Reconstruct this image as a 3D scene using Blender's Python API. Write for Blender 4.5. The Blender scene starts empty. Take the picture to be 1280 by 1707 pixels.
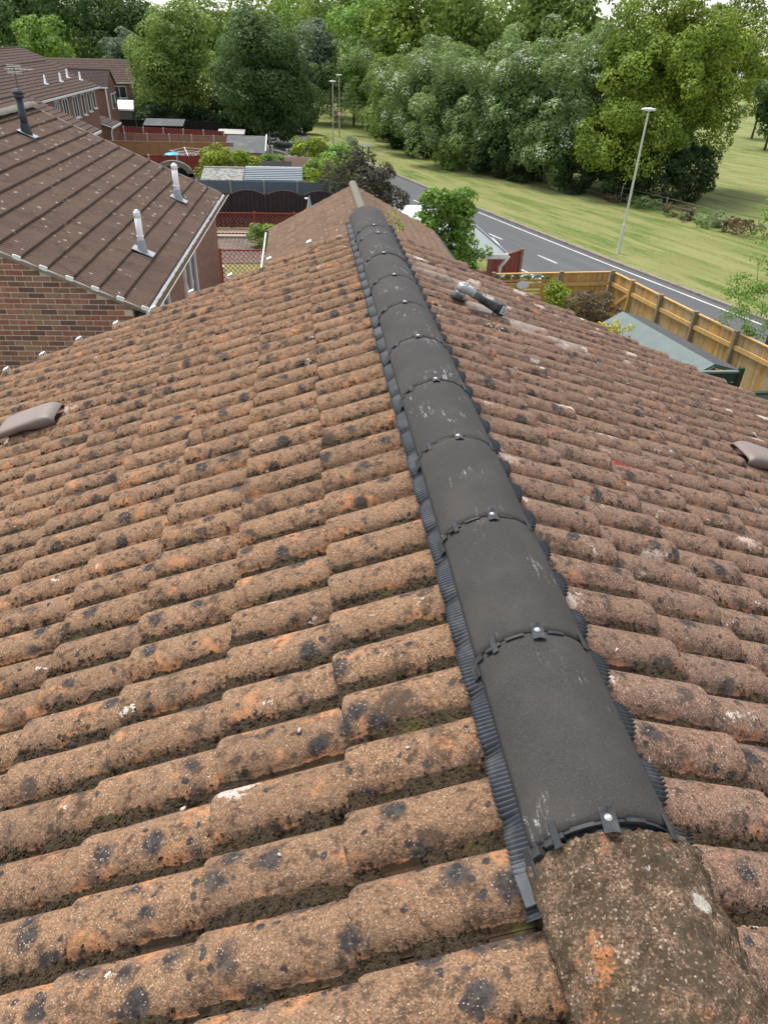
import bpy, math, random
import numpy as np
from math import sin, cos, tan, pi, radians, sqrt, atan2
from mathutils import Vector, Matrix, noise as mnoise

random.seed(7); RNG = np.random.default_rng(7)
S = bpy.context.scene
COL = S.collection

# ---------------------------------------------------------------- camera
# world axes: +Y along the ridge away from the camera, +X right, Z up; top of the new ridge = Z 0
PITCH, ROLL, YAW = 0.6011, -0.0405, 0.1278
CAM = np.array([-.4873, -.6452, 1.0888])
_f = np.array([sin(YAW)*cos(PITCH), cos(YAW)*cos(PITCH), -sin(PITCH)])
_r = np.array([cos(YAW), -sin(YAW), 0.]); _d = np.cross(_f, _r)
_R = cos(ROLL)*_r + sin(ROLL)*_d; _D = -sin(ROLL)*_r + cos(ROLL)*_d
cd = bpy.data.cameras.new('camera'); cam = bpy.data.objects.new('camera', cd); COL.objects.link(cam)
cd.sensor_fit = 'VERTICAL'; cd.sensor_height = 36; cd.lens = 36*1180/1707
cd.clip_start = .02; cd.clip_end = 2000
m = Matrix(((_R[0], -_D[0], -_f[0], CAM[0]), (_R[1], -_D[1], -_f[1], CAM[1]), (_R[2], -_D[2], -_f[2], CAM[2]), (0, 0, 0, 1)))
cam.matrix_world = m; S.camera = cam

# ---------------------------------------------------------------- sky and sun (bright overcast)
SUN_EL, SUN_AZ = radians(63), radians(325)      # azimuth clockwise from +Y: ahead and a little left of the camera
w = bpy.data.worlds.new('World'); S.world = w; w.use_nodes = True
nt = w.node_tree; bg = nt.nodes['Background']
sky = nt.nodes.new('ShaderNodeTexSky'); sky.sky_type = 'NISHITA'; sky.sun_disc = False
sky.sun_elevation = SUN_EL; sky.sun_rotation = SUN_AZ; sky.air_density = 1.0; sky.dust_density = 1.0; sky.ozone_density = 1.0
hs = nt.nodes.new('ShaderNodeHueSaturation'); hs.inputs['Saturation'].default_value = .35
nt.links.new(sky.outputs[0], hs.inputs['Color']); nt.links.new(hs.outputs[0], bg.inputs[0])
bg.inputs[1].default_value = .15
sd = bpy.data.lights.new('sun', 'SUN'); sun = bpy.data.objects.new('sun', sd); COL.objects.link(sun)
sd.energy = 2.3; sd.angle = radians(20); sd.color = (1, .95, .88)
sv = Vector((sin(SUN_AZ)*cos(SUN_EL), cos(SUN_AZ)*cos(SUN_EL), sin(SUN_EL)))
sun.rotation_euler = sv.to_track_quat('Z', 'Y').to_euler(); sun.location = (-5, -8, 20)
S.view_settings.view_transform = 'Standard'; S.view_settings.look = 'None'
S.view_settings.gamma = 1; S.view_settings.exposure = 1.02
S.view_settings.use_curve_mapping = False
S.render.engine = 'CYCLES'

# ---------------------------------------------------------------- node helpers
class NT:
    def __init__(s, name):
        s.m = bpy.data.materials.new(name); s.m.use_nodes = True; s.t = s.m.node_tree
        s.b = s.t.nodes['Principled BSDF']; s.b.inputs['Specular IOR Level'].default_value = .25
        s._pos = None
    def n(s, typ, **kw):
        x = s.t.nodes.new('ShaderNode'+typ)
        for k, v in kw.items(): setattr(x, k, v)
        return x
    def put(s, v, sock):
        if hasattr(v, 'is_output'): s.t.links.new(v, sock)
        elif isinstance(v, (tuple, list)) and len(v) == 3 and sock.type == 'RGBA': sock.default_value = (*v, 1)
        else: sock.default_value = v
    def pos(s):
        if s._pos is None: s._pos = s.n('NewGeometry').outputs['Position']
        return s._pos
    def obj(s): return s.n('TexCoord').outputs['Object']
    def rnd(s): return s.n('ObjectInfo').outputs['Random']
    def attr(s, nm): return s.n('Attribute', attribute_name=nm).outputs['Fac']
    def map(s, v, scale=(1, 1, 1), loc=(0, 0, 0), rot=(0, 0, 0)):
        x = s.n('Mapping'); s.put(v, x.inputs[0]); x.inputs[1].default_value = loc; x.inputs[2].default_value = rot; x.inputs[3].default_value = scale
        return x.outputs[0]
    def noise(s, scale, detail=3, rough=.55, v=None, dist=0, col=False):
        x = s.n('TexNoise'); s.put(v if v is not None else s.pos(), x.inputs['Vector'])
        x.inputs['Scale'].default_value = scale; x.inputs['Detail'].default_value = detail
        x.inputs['Roughness'].default_value = rough; x.inputs['Distortion'].default_value = dist
        return x.outputs['Color' if col else 'Fac']
    def vor(s, scale, v=None, feature='F1', out='Distance', rand=1):
        x = s.n('TexVoronoi', feature=feature); s.put(v if v is not None else s.pos(), x.inputs['Vector'])
        x.inputs['Scale'].default_value = scale; x.inputs['Randomness'].default_value = rand
        return x.outputs[out]
    def ma(s, op, a, b=0., c=0., clamp=False):
        x = s.n('Math', operation=op, use_clamp=clamp); s.put(a, x.inputs[0]); s.put(b, x.inputs[1]); s.put(c, x.inputs[2])
        return x.outputs[0]
    def ss(s, a, lo, hi):            # smoothstep lo..hi
        x = s.n('MapRange', interpolation_type='SMOOTHSTEP'); s.put(a, x.inputs[0])
        x.inputs[1].default_value = lo; x.inputs[2].default_value = hi
        return x.outputs[0]
    def ramp(s, f, stops, interp='LINEAR'):
        x = s.n('ValToRGB'); s.put(f, x.inputs[0]); cr = x.color_ramp; cr.interpolation = interp
        while len(cr.elements) < len(stops): cr.elements.new(.5)
        for e, (p, c) in zip(cr.elements, stops): e.position = p; e.color = (*c, 1)
        return x.outputs[0]
    def mix(s, f, a, b, typ='MIX'):
        x = s.n('Mix', data_type='RGBA', blend_type=typ); s.put(f, x.inputs[0]); s.put(a, x.inputs[6]); s.put(b, x.inputs[7])
        return x.outputs[2]
    def sep(s, v):
        x = s.n('SeparateXYZ'); s.put(v, x.inputs[0]); return x.outputs
    def vadd(s, a, b, k=1.):
        x = s.n('VectorMath', operation='MULTIPLY_ADD'); s.put(b, x.inputs[0]); x.inputs[1].default_value = (k, k, k); s.put(a, x.inputs[2])
        return x.outputs[0]
    def bump(s, h, strength=.5, dist=.01, prev=None):
        x = s.n('Bump'); x.inputs['Strength'].default_value = strength; x.inputs['Distance'].default_value = dist
        s.put(h, x.inputs['Height'])
        if prev is not None: s.put(prev, x.inputs['Normal'])
        return x.outputs[0]
    def out(s, col, rough=.8, normal=None, spec=None, metal=None):
        s.put(col, s.b.inputs['Base Color']); s.put(rough, s.b.inputs['Roughness'])
        if normal is not None: s.put(normal, s.b.inputs['Normal'])
        if spec is not None: s.b.inputs['Specular IOR Level'].default_value = spec
        if metal is not None: s.put(metal, s.b.inputs['Metallic'])
        return s.m

def simple(name, col, rough=.6, var=.12, scale=30, spec=.3, bump=0, metal=None, dirt=0, dirtcol=(.08, .07, .05)):
    q = NT(name); nz = q.noise(scale, 4)
    c = q.mix(q.ma('MULTIPLY', q.ma('SUBTRACT', nz, .3, clamp=True), 2*var), col, tuple(x*.45 for x in col))
    if dirt: c = q.mix(q.ma('MULTIPLY', q.ss(q.noise(scale*.3, 5, .65), .48, .68), dirt), c, dirtcol)
    nrm = q.bump(nz, bump, .01) if bump else None
    return q.out(c, rough, nrm, spec, metal)

# ---------------------------------------------------------------- mesh helpers
def mesh(name, V, F, mat=None, smooth=False):
    me = bpy.data.meshes.new(name)
    me.from_pydata([tuple(v) for v in V], [], [tuple(f) for f in F])
    if mat: me.materials.append(mat)
    if smooth: me.polygons.foreach_set('use_smooth', [True]*len(me.polygons))
    me.update(); return me
def fastmesh(name, V, F, mat=None, smooth=False, ns=None):
    """V (n,3) array, F (m,k) int array with constant k"""
    me = bpy.data.meshes.new(name); V = np.asarray(V, np.float32); F = np.asarray(F, np.int32)
    me.vertices.add(len(V)); me.vertices.foreach_set('co', V.ravel())
    k = F.shape[1]; me.loops.add(F.size); me.polygons.add(len(F))
    me.loops.foreach_set('vertex_index', F.ravel())
    me.polygons.foreach_set('loop_start', np.arange(0, F.size, k, dtype=np.int32))
    me.polygons.foreach_set('loop_total', np.full(len(F), k, np.int32))
    if smooth: me.polygons.foreach_set('use_smooth', np.ones(len(F), bool))
    if mat: me.materials.append(mat)
    me.update(calc_edges=True); me.validate(); return me
def obj(name, me, parent=None, loc=None, rot=None, mw=None):
    o = bpy.data.objects.new(name, me); COL.objects.link(o)
    if parent is not None: o.parent = parent
    if loc is not None: o.location = loc
    if rot is not None: o.rotation_euler = rot
    if mw is not None: o.matrix_local = mw
    return o
def tag(o, label, cat, group=None):
    o['label'] = label; o['category'] = cat
    if group: o['group'] = group
    return o
def thing(name, label, cat, loc=(0, 0, 0), rz=0, group=None):
    return tag(obj(name, None, None, loc, (0, 0, rz)), label, cat, group)
def struct(o): o['kind'] = 'structure'; return o
def stuff(o): o['kind'] = 'stuff'; return o

class MB:
    """collects shapes into one mesh"""
    def __init__(s): s.V = []; s.F = []
    def add(s, V, F):
        n = len(s.V); s.V += [tuple(v) for v in V]; s.F += [tuple(i+n for i in f) for f in F]; return s
    def box(s, lo, hi, M=None, bev=0):
        x0, y0, z0 = lo; x1, y1, z1 = hi
        if bev:
            b = min(bev, .45*min(x1-x0, y1-y0, z1-z0)); V = []
            for z, k in ((z0, b), (z0+b, 0), (z1-b, 0), (z1, b)):
                c = b
                P = [(x0+k+c, y0+k), (x1-k-c, y0+k), (x1-k, y0+k+c), (x1-k, y1-k-c), (x1-k-c, y1-k), (x0+k+c, y1-k), (x0+k, y1-k-c), (x0+k, y0+k+c)]
                V += [(a, d, z) for a, d in P]
            F = [tuple(range(7, -1, -1)), tuple(range(24, 32))]
            for r in range(3):
                for i in range(8): F.append((r*8+i, r*8+(i+1) % 8, r*8+8+(i+1) % 8, r*8+8+i))
        else:
            V = [(x, y, z) for z in (z0, z1) for x, y in ((x0, y0), (x1, y0), (x1, y1), (x0, y1))]
            F = [(3, 2, 1, 0), (4, 5, 6, 7), (0, 1, 5, 4), (1, 2, 6, 5), (2, 3, 7, 6), (3, 0, 4, 7)]
        if M is not None: V = [M @ Vector(v) for v in V]
        return s.add(V, F)
    def bar(s, a, b, w, h, up=(0, 0, 1), bev=0):
        a = Vector(a); b = Vector(b); y = (b-a); L = y.length; y.normalize()
        x = y.cross(Vector(up)).normalized(); z = x.cross(y)
        M = Matrix(((x.x, y.x, z.x, a.x), (x.y, y.y, z.y, a.y), (x.z, y.z, z.z, a.z), (0, 0, 0, 1)))
        return s.box((-w/2, 0, -h/2), (w/2, L, h/2), M, bev)
    def tube(s, pts, rad, n=8, cap=True):
        pts = [Vector(p) for p in pts]; R = rad if isinstance(rad, (list, tuple)) else [rad]*len(pts)
        base = len(s.V); up = Vector((0, 0, 1))
        for i, p in enumerate(pts):
            t = (pts[min(i+1, len(pts)-1)] - pts[max(i-1, 0)]).normalized()
            u = t.cross(up)
            if u.length < 1e-3: u = t.cross(Vector((0, 1, 0)))
            u.normalize(); v = t.cross(u)
            for k in range(n):
                a = 2*pi*k/n; q = p + (u*cos(a) + v*sin(a))*R[i]; s.V.append((q.x, q.y, q.z))
        for i in range(len(pts)-1):
            for k in range(n):
                s.F.append((base+i*n+k, base+i*n+(k+1) % n, base+(i+1)*n+(k+1) % n, base+(i+1)*n+k))
        if cap:
            s.F.append(tuple(base+k for k in range(n-1, -1, -1))); e = base+(len(pts)-1)*n
            s.F.append(tuple(e+k for k in range(n)))
        return s
    def lathe(s, prof, n=16, M=None):
        base = len(s.V)
        for r, z in prof:
            for k in range(n):
                a = 2*pi*k/n; q = Vector((r*cos(a), r*sin(a), z)); q = M @ q if M is not None else q
                s.V.append(tuple(q))
        for i in range(len(prof)-1):
            for k in range(n): s.F.append((base+i*n+k, base+i*n+(k+1) % n, base+(i+1)*n+(k+1) % n, base+(i+1)*n+k))
        s.F.append(tuple(base+k for k in range(n-1, -1, -1))); e = base+(len(prof)-1)*n
        s.F.append(tuple(e+k for k in range(n)))
        return s
    def me(s, name, mat, smooth=False): return mesh(name, s.V, s.F, mat, smooth)
    def build(s, name, mat, parent=None, smooth=False, loc=None, rot=None, mw=None):
        return obj(name, s.me(name, mat, smooth), parent, loc, rot, mw)

def nz3(P, f):       # array of smooth noise for points (n,3)
    return np.array([mnoise.noise(Vector(p)*f) for p in P])
def blob_template(seed, sub=1):
    """irregular lump, triangles"""
    import bmesh
    bm = bmesh.new(); bmesh.ops.create_icosphere(bm, subdivisions=sub, radius=1)
    V = np.array([v.co[:] for v in bm.verts]); F = np.array([[v.index for v in f.verts] for f in bm.faces]); bm.free()
    V = V*(1+.45*nz3(V+seed*7.3, 1.7)+.25*nz3(V+seed*3.1, 4.))[:, None]
    return V, F

# ================================================================ OUR HOUSE: the roof we stand over
A = radians(22.25); D0 = .06; PER = .1525; GA = .32; TW = 2*PER; TL = .40; TH = .030; TILT = .038; RH = .050
S1L, S1R = .474, .528; YVERGE = 4.80; EAVE = 4.6
def roof_point(side, s, y, w=0):        # s down the slope, w above the plane of the roll tops; side -1 left, +1 right
    return np.array([side*(s*cos(A)+w*sin(A)), y, -D0 - s*sin(A) + w*cos(A)])
def roll_h(u):                           # u measured across; rolls centred at multiples of PER
    t = abs((u/PER+.5) % 1-.5)*PER
    hw = .068
    if t < hw: return RH*(1-(t/hw)**2.4)**.6
    return 0.

def tile_mat(name, base, orange, white, darkk, org, grey):
    q = NT(name); P = q.pos()
    wv = q.vadd(P, q.noise(22, 3, col=True), .035)
    gr = q.vor(430, P, out='Color'); grs = q.sep(gr); g1 = grs[0]; g2 = grs[1]
    grf = q.noise(600, 1)
    c = q.ramp(g1, [(0, tuple(x*.42 for x in base)), (.4, tuple(x*.85 for x in base)), (.82, tuple(x*1.25 for x in base)), (.95, tuple(x*1.55 for x in base)), (1, (.56, .46, .35))])
    # broad tone changes and per-tile tint
    c = q.mix(q.ma('MULTIPLY', q.ss(q.noise(5, 4), .35, .7), .42), c, q.mix(.6, c, grey))
    c = q.mix(q.ma('MULTIPLY', q.rnd(), .5), c, q.mix(.6, c, (.10, .065, .045)))
    # worn orange clay-coloured body
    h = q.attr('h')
    om = q.ss(q.ma('ADD', q.noise(11, 5, .62), q.ma('MULTIPLY', q.ma('SUBTRACT', 1., h), .16)), org, org+.11)
    om = q.ma('MULTIPLY', om, q.ss(g2, .02, .5))
    c = q.mix(om, c, q.mix(q.ss(grf, .35, .7), orange, tuple(x*.62 for x in orange)))
    # grime and fine dark speckle
    dm = q.ma('MAXIMUM', q.ma('MULTIPLY', q.ss(q.noise(30, 6, .75), .50, .64), .82), q.ma('MULTIPLY', q.ss(q.noise(8, 7, .78), .54, .645), .80))
    c = q.mix(dm, c, (.045, .034, .026))
    # black lichen blotches
    vc = q.vor(11, wv, out='Color'); vd = q.vor(11, wv)
    sel = q.ma('MULTIPLY', q.ss(q.sep(vc)[0], darkk, darkk+.03), q.ss(q.noise(2.6, 3), .34, .46))
    bl = q.ma('MULTIPLY', q.ss(q.ma('ADD', vd, q.ma('MULTIPLY', q.noise(60, 5, .75), .42)), .60, .40), sel)
    vd2 = q.vor(38, wv); sel2 = q.ss(q.sep(q.vor(38, wv, out='Color'))[1], .86, .9)
    bl = q.ma('MAXIMUM', bl, q.ma('MULTIPLY', q.ss(vd2, .40, .28), sel2))
    bl = q.ma('MULTIPLY', bl, q.ss(g1, .985, .95))
    c = q.mix(q.ma('MULTIPLY', bl, .92), c, q.mix(q.ss(q.noise(60, 3), .4, .65), (.026, .026, .029), (.06, .058, .056)))
    # pale lichen and lime
    v3 = q.vadd(q.map(P, (.62, 1.15, .62)), q.noise(22, 6, .72, col=True), .14)
    v3c = q.sep(q.vor(7., v3, out='Color')); v3d = q.vor(7., v3)
    ws = q.ma('MULTIPLY', q.ss(v3c[2], white, white+.02), q.ss(q.ma('ADD', v3d, q.ma('MULTIPLY', q.noise(70, 5, .75), .45)), .50, .40))
    c = q.mix(q.ma('MULTIPLY', ws, q.ss(g2, .05, .35)), c, q.mix(v3c[0], (.50, .37, .30), (.58, .53, .47)))
    v4d = q.vor(45, v3); v4s = q.ss(q.sep(q.vor(45, v3, out='Color'))[0], .995, .997)
    c = q.mix(q.ma('MULTIPLY', v4s, q.ss(v4d, .45, .3)), c, (.66, .62, .54))
    # moss film in the channels, strengthened so its dark colour also paints their shade
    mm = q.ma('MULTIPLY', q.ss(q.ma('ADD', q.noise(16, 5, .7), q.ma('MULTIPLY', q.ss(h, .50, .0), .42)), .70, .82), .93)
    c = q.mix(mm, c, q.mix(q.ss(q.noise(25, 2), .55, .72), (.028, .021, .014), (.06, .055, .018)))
    # pale grinding dust that was blown over the tiles beside the tool
    if white < .86:
        x, y, z = q.sep(P)
        ax = q.ma('SUBTRACT', x, .90); ay = q.ma('SUBTRACT', y, 3.62)
        du = q.ma('ADD', q.ma('MULTIPLY', q.ma('MULTIPLY', ax, ax), 2.6), q.ma('MULTIPLY', q.ma('MULTIPLY', ay, ay), 38.))
        ax2 = q.ma('SUBTRACT', x, .55); ay2 = q.ma('SUBTRACT', y, 3.98)
        du2 = q.ma('ADD', q.ma('MULTIPLY', q.ma('MULTIPLY', ax2, ax2), 4.), q.ma('MULTIPLY', q.ma('MULTIPLY', ay2, ay2), 16.))
        dd = q.ma('MAXIMUM', q.ss(du, 1., .05), q.ma('MULTIPLY', q.ss(du2, 1., .1), .55))
        c = q.mix(q.ma('MULTIPLY', dd, q.ma('MULTIPLY', q.ss(q.noise(14, 5), .25, .62), .5)), c, (.52, .46, .41))
    hh = q.ma('ADD', q.ma('MULTIPLY', g1, .55), q.ma('MULTIPLY', q.noise(120, 4, .6), .9))
    hh = q.ma('ADD', hh, q.ma('MULTIPLY', mm, .6))
    n = q.bump(hh, .62, .006)
    n = q.bump(q.noise(18, 4), .35, .015, n)
    return q.out(c, .95, n, .12)
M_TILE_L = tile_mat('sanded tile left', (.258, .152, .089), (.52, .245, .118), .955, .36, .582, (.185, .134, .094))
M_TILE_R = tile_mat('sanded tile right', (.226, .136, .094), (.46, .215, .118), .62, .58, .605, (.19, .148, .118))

def tile_mesh(name, mat, seed, cols=38, rows=10):
    """interlocking double-roll tile: x across (0..TW), y from head (0) to tail (TL), z normal; rounded, slightly chipped nose"""
    rs = random.Random(seed); us = []
    for i in range(cols+1): us.append(-.5*PER + TW*i/cols)
    vs = list(np.linspace(0, TL-.018, rows)) + [TL-.009, TL-.003, TL]
    dz = [0]*rows + [-.002, -.006, -.013]
    V = []; H = []
    for j, v in enumerate(vs):
        for u in us:
            hh = roll_h(u); wob = .0022*mnoise.noise(Vector((u*14+seed*9.1, v*14, 3.3))) + .0012*mnoise.noise(Vector((u*60+seed*5, v*60, 1.3)))
            chip = max(0, mnoise.noise(Vector((u*45+seed*4.7, 8.2, 0)))-.2)*.030 if v > TL-.03 else 0
            V.append((u+.5*PER, v-chip-(.0 if hh < .3*RH else .0)+.0025*mnoise.noise(Vector((u*25, seed*3., 0)))*(v > TL*.9), -RH - TILT + TILT*v/TL + hh*(1+.05*max(0, (v-TL*.8)/(TL*.2))) + dz[j] + wob)); H.append(hh/RH)
    n = cols+1; F = []
    for j in range(len(vs)-1):
        for i in range(cols): F.append((j*n+i, j*n+i+1, (j+1)*n+i+1, (j+1)*n+i))
    # tail face and underside lip, sides
    b = len(V); last = (len(vs)-1)*n
    for i in range(n):
        x, y, z = V[last+i]; V.append((x, y-.001, z-TH+.013)); H.append(H[last+i])
    for i in range(n):
        x, y, z = V[b+i]; V.append((x, y-.09, z-.004)); H.append(0)
    for i in range(cols):
        F.append((last+i, last+i+1, b+i+1, b+i)); F.append((b+i, b+i+1, b+n+i+1, b+n+i))
    me = mesh(name, V, F, mat, True)
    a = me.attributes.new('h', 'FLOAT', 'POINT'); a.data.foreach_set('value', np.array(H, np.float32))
    return me

house = thing('house', 'house under the camera with lichen-covered orange-brown roll-tiled roof and new grey ridge', 'house')
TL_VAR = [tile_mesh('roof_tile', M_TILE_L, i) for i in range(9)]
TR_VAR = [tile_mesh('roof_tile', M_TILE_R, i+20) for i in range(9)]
def slope_matrix(side, s, y, w, tw=0., ti=0.):
    # local x across, y down slope, z normal
    o = roof_point(side, s, y, w)
    ydir = Vector((side*cos(A), 0, -sin(A))); z = Vector((side*sin(A), 0, cos(A))); x = ydir.cross(z)   # left: +Y..., right: -Y...
    M = Matrix(((x.x, ydir.x, z.x, o[0]), (x.y, ydir.y, z.y, o[1]), (x.z, ydir.z, z.z, o[2]), (0, 0, 0, 1)))
    return M @ Matrix.Rotation(tw, 4, 'Z') @ Matrix.Rotation(ti, 4, 'X')
ROLL_PH = .7626 % PER             # phase of the roll centres along Y
def project(P):
    v = np.asarray(P, float)-CAM; z = v @ _f
    return 640+1180*(v @ _R)/z, 853.5+1180*(v @ _D)/z, z
tiles = []
NY0 = -9; NY1 = int(round((YVERGE-ROLL_PH)/PER))      # roll index of the last roll at the verge
for side, s1, VAR in ((-1, S1L, TL_VAR), (1, S1R, TR_VAR)):
    for k in range(0, 13):
        tail = s1 + k*GA
        j = NY1
        while j > NY0:
            # tile covers rolls j-1 and j
            ylo = ROLL_PH + (j-1.5)*PER; yhi = ylo + TW
            yc = (ylo+yhi)/2
            tiles.append((side, k, tail, ylo, yhi, yc)); j -= 2
vis = []
for t in tiles:
    side, k, tail, ylo, yhi, yc = t
    p = project(roof_point(side, tail-.16, yc)); ok = p[2] > .1 and -120 < p[0] < 1400 and 200 < p[1] < 1900
    vis.append((0 if ok else 1, np.linalg.norm(roof_point(side, tail-.16, yc)-CAM), t))
vis.sort(key=lambda q: (q[0], q[1]))
rest = {-1: [], 1: []}
for i, (bad, dist, (side, k, tail, ylo, yhi, yc)) in enumerate(vis):
    x, ydir = None, None
    o_y = ylo if side < 0 else yhi        # local +x runs along +Y on the left slope, -Y on the right one
    M = slope_matrix(side, tail-TL + random.gauss(0, .005), o_y + random.gauss(0, .004), random.uniform(-.002, .004), random.gauss(0, .008), random.uniform(-.008, .006))
    me = random.choice(TL_VAR if side < 0 else TR_VAR)
    if not bad and i < 300: obj('roof_tile', me, house, mw=M)
    else: rest[side].append((me, M))
for side in (-1, 1):
    Vs = []; Fs = []; n = 0; Hs = []
    for me, M in rest[side]:
        v = np.array([M @ x.co for x in me.vertices]); f = np.array([p.vertices[:] for p in me.polygons])
        h = np.zeros(len(v), np.float32); me.attributes['h'].data.foreach_get('value', h)
        Vs.append(v); Fs.append(f+n); Hs.append(h); n += len(v)
    if Vs:
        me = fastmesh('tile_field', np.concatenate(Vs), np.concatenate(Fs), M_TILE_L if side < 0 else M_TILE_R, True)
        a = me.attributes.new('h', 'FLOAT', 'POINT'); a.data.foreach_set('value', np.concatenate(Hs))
        stuff(obj('tile_field', me, house))
print('tiles', len(tiles), sum(1 for b in vis if not b[0]))
# boards below the tiles and the walls that carry the roof
M_FELT = simple('roofing felt', (.03, .028, .026), .95)
mb = MB()
for side in (-1, 1):
    a0 = roof_point(side, .03, -2.2, -.085); a1 = roof_point(side, .03, YVERGE-.0, -.085); b0 = roof_point(side, EAVE-.25, -2.2, -.085); b1 = roof_point(side, EAVE-.25, YVERGE, -.085)
    c = [roof_point(side, s, y, -.11) for s, y in ((.03, -2.2), (.03, YVERGE), (EAVE-.25, YVERGE), (EAVE-.25, -2.2))]
    V = [a0, a1, b1, b0] + c
    mb.add(V, [(0, 1, 2, 3), (7, 6, 5, 4), (0, 4, 5, 1), (1, 5, 6, 2), (2, 6, 7, 3), (3, 7, 4, 0)])
mb.build('roof_deck', M_FELT, house)

# ---------------------------------------------------------------- dry ridge
def conc_mat():
    q = NT('dark grey sanded concrete'); P = q.pos()
    g = q.sep(q.vor(620, P, out='Color'))[0]
    c = q.ramp(g, [(0, (.028, .026, .025)), (.5, (.037, .035, .033)), (.95, (.046, .043, .040)), (1, (.075, .07, .064))])
    c = q.mix(q.ma('MULTIPLY', q.ss(q.noise(7, 4), .35, .75), .6), c, (.058, .052, .047))
    # chalky scuffs: streaks that run down the barrel
    st = q.ma('MULTIPLY', q.ss(q.noise(9, 6, .8, v=q.map(P, (6, 1.2, 6))), .55, .64), q.ss(q.noise(4.2, 3), .52, .62))
    st2 = q.ma('MULTIPLY', q.ss(q.noise(260, 3, .7), .40, .58), st)
    c = q.mix(q.ma('MULTIPLY', st2, .9), c, (.5, .49, .47))
    c = q.mix(q.ma('MULTIPLY', q.ss(q.noise(30, 5, .7, v=q.map(P, (1, .5, 1))), .66, .8), .3), c, (.3, .29, .28))
    return q.out(c, .88, q.bump(q.ma('ADD', g, q.noise(160, 3)), .22, .002), .3)
M_RIDGE = conc_mat()
M_PLAST = simple('black plastic', (.026, .028, .031), .6, .2, 60, .3, dirt=.25, dirtcol=(.12, .115, .11))
M_SCREW = simple('zinc screw', (.52, .53, .54), .3, .1, 80, .6, metal=.6)
RW, RHH, RTH, RLEN = .130, .072, .016, .45
RR = (RW**2+RHH**2)/(2*RHH); RA = math.asin(RW/RR)
def arc(a, r=RR): return (r*sin(a), r*cos(a) - RR)           # x, z with top of the outer arc at z=0
def ridge_tile_mesh(name, mat, L, seed, rough=0., na=28, nl=26):
    V = []
    for side_r in (RR, RR-RTH):
        for j in range(nl+1):
            y = L*j/nl
            for i in range(na+1):
                a = -RA + 2*RA*i/na; x, z = arc(a, side_r)
                k = rough*(1.2*mnoise.noise(Vector((x*12, y*12, seed)))+.6*mnoise.noise(Vector((x*45, y*45, seed+3)))) if rough else .0006*mnoise.noise(Vector((x*20, y*20, seed)))
                e = .003 if j in (0, nl) and side_r == RR else 0
                e2 = .9*rough*mnoise.noise(Vector((i*.6, seed*3., 0))) if j in (0, nl) else 0
                V.append((x*(1+k/RR), y+e2, z+k-e))
    n = na+1; b = (nl+1)*n; F = []
    for j in range(nl):
        for i in range(na):
            q = (j*n+i, j*n+i+1, (j+1)*n+i+1, (j+1)*n+i); F.append(q); F.append(tuple(b+x for x in q[::-1]))
    for i in range(na): F.append((i, b+i, b+i+1, i+1)); e = nl*n; F.append((e+i, e+i+1, b+e+i+1, b+e+i))
    for j in range(nl): F.append((j*n, (j+1)*n, b+(j+1)*n, b+j*n)); F.append((j*n+na, b+j*n+na, b+(j+1)*n+na, (j+1)*n+na))
    return mesh(name, V, F, mat, True)
RT_VAR = [ridge_tile_mesh('ridge_tile', M_RIDGE, RLEN-.007, s) for s in range(4)]
def on_arc(a, y, w=0):
    x, z = arc(a, RR+w); return Vector((x, y, z))
def arc_frame(a, y, w=0):          # local x tangent (to the right), y along ridge, z outward
    p = on_arc(a, y, w)
    return Matrix(((cos(a), 0, sin(a), p.x), (0, 1, 0, p.y), (-sin(a), 0, cos(a), p.z), (0, 0, 0, 1)))
# union pieces shared by all joints
def union_mesh():
    mb = MB()
    def seg(a0, a1, y0, y1, r0, r1, n=10):
        V = []; 
        for i in range(n+1):
            a = a0+(a1-a0)*i/n
            for y, r in ((y0, r0), (y1, r0), (y1, r1), (y0, r1)):
                x, z = arc(a, r); V.append((x, y, z))
        F = [(3, 2, 1, 0), tuple(n*4+i for i in range(4))]
        for i in range(n):
            for c in range(4): F.append((i*4+c, i*4+(c+1) % 4, i*4+4+(c+1) % 4, i*4+4+c))
        mb.add(V, F)
    seg(-RA*.99, RA*.99, -.035, .035, RR-RTH-.006, RR-RTH-.001, 24)
    seg(-RA, RA, -.0045, .001, RR-RTH, RR-.006, 24)
    seg(-.45*RA, -.18*RA, -.008, -.001, RR-.006, RR+.0008)
    seg(.18*RA, .42*RA, -.008, -.001, RR-.006, RR+.0008)
    seg(-.78*RA, -.54*RA, -.011, -.002, RR-.008, RR+.001)
    seg(-.98*RA, -.86*RA, -.018, -.002, RR-.012, RR+.004)
    for a in (-.63*RA,):        # side lug with an upturned ear
        mb.box((-.007, -.026, .0005), (.007, .022, .0035), arc_frame(a, 0), .001)
        mb.box((-.022, -.018, .0008), (-.006, -.010, .008), arc_frame(a, 0), .001)
    for a in (.80*RA,):
        mb.box((-.008, -.028, .0005), (.008, .020, .004), arc_frame(a, 0), .001)
    # tab hanging below the left edge onto the flashing
    mb.box((-.016, -.045, -.006), (.006, .012, -.002), arc_frame(-RA*1.06, 0), .001)
    return mb.me('union', M_PLAST)
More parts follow.
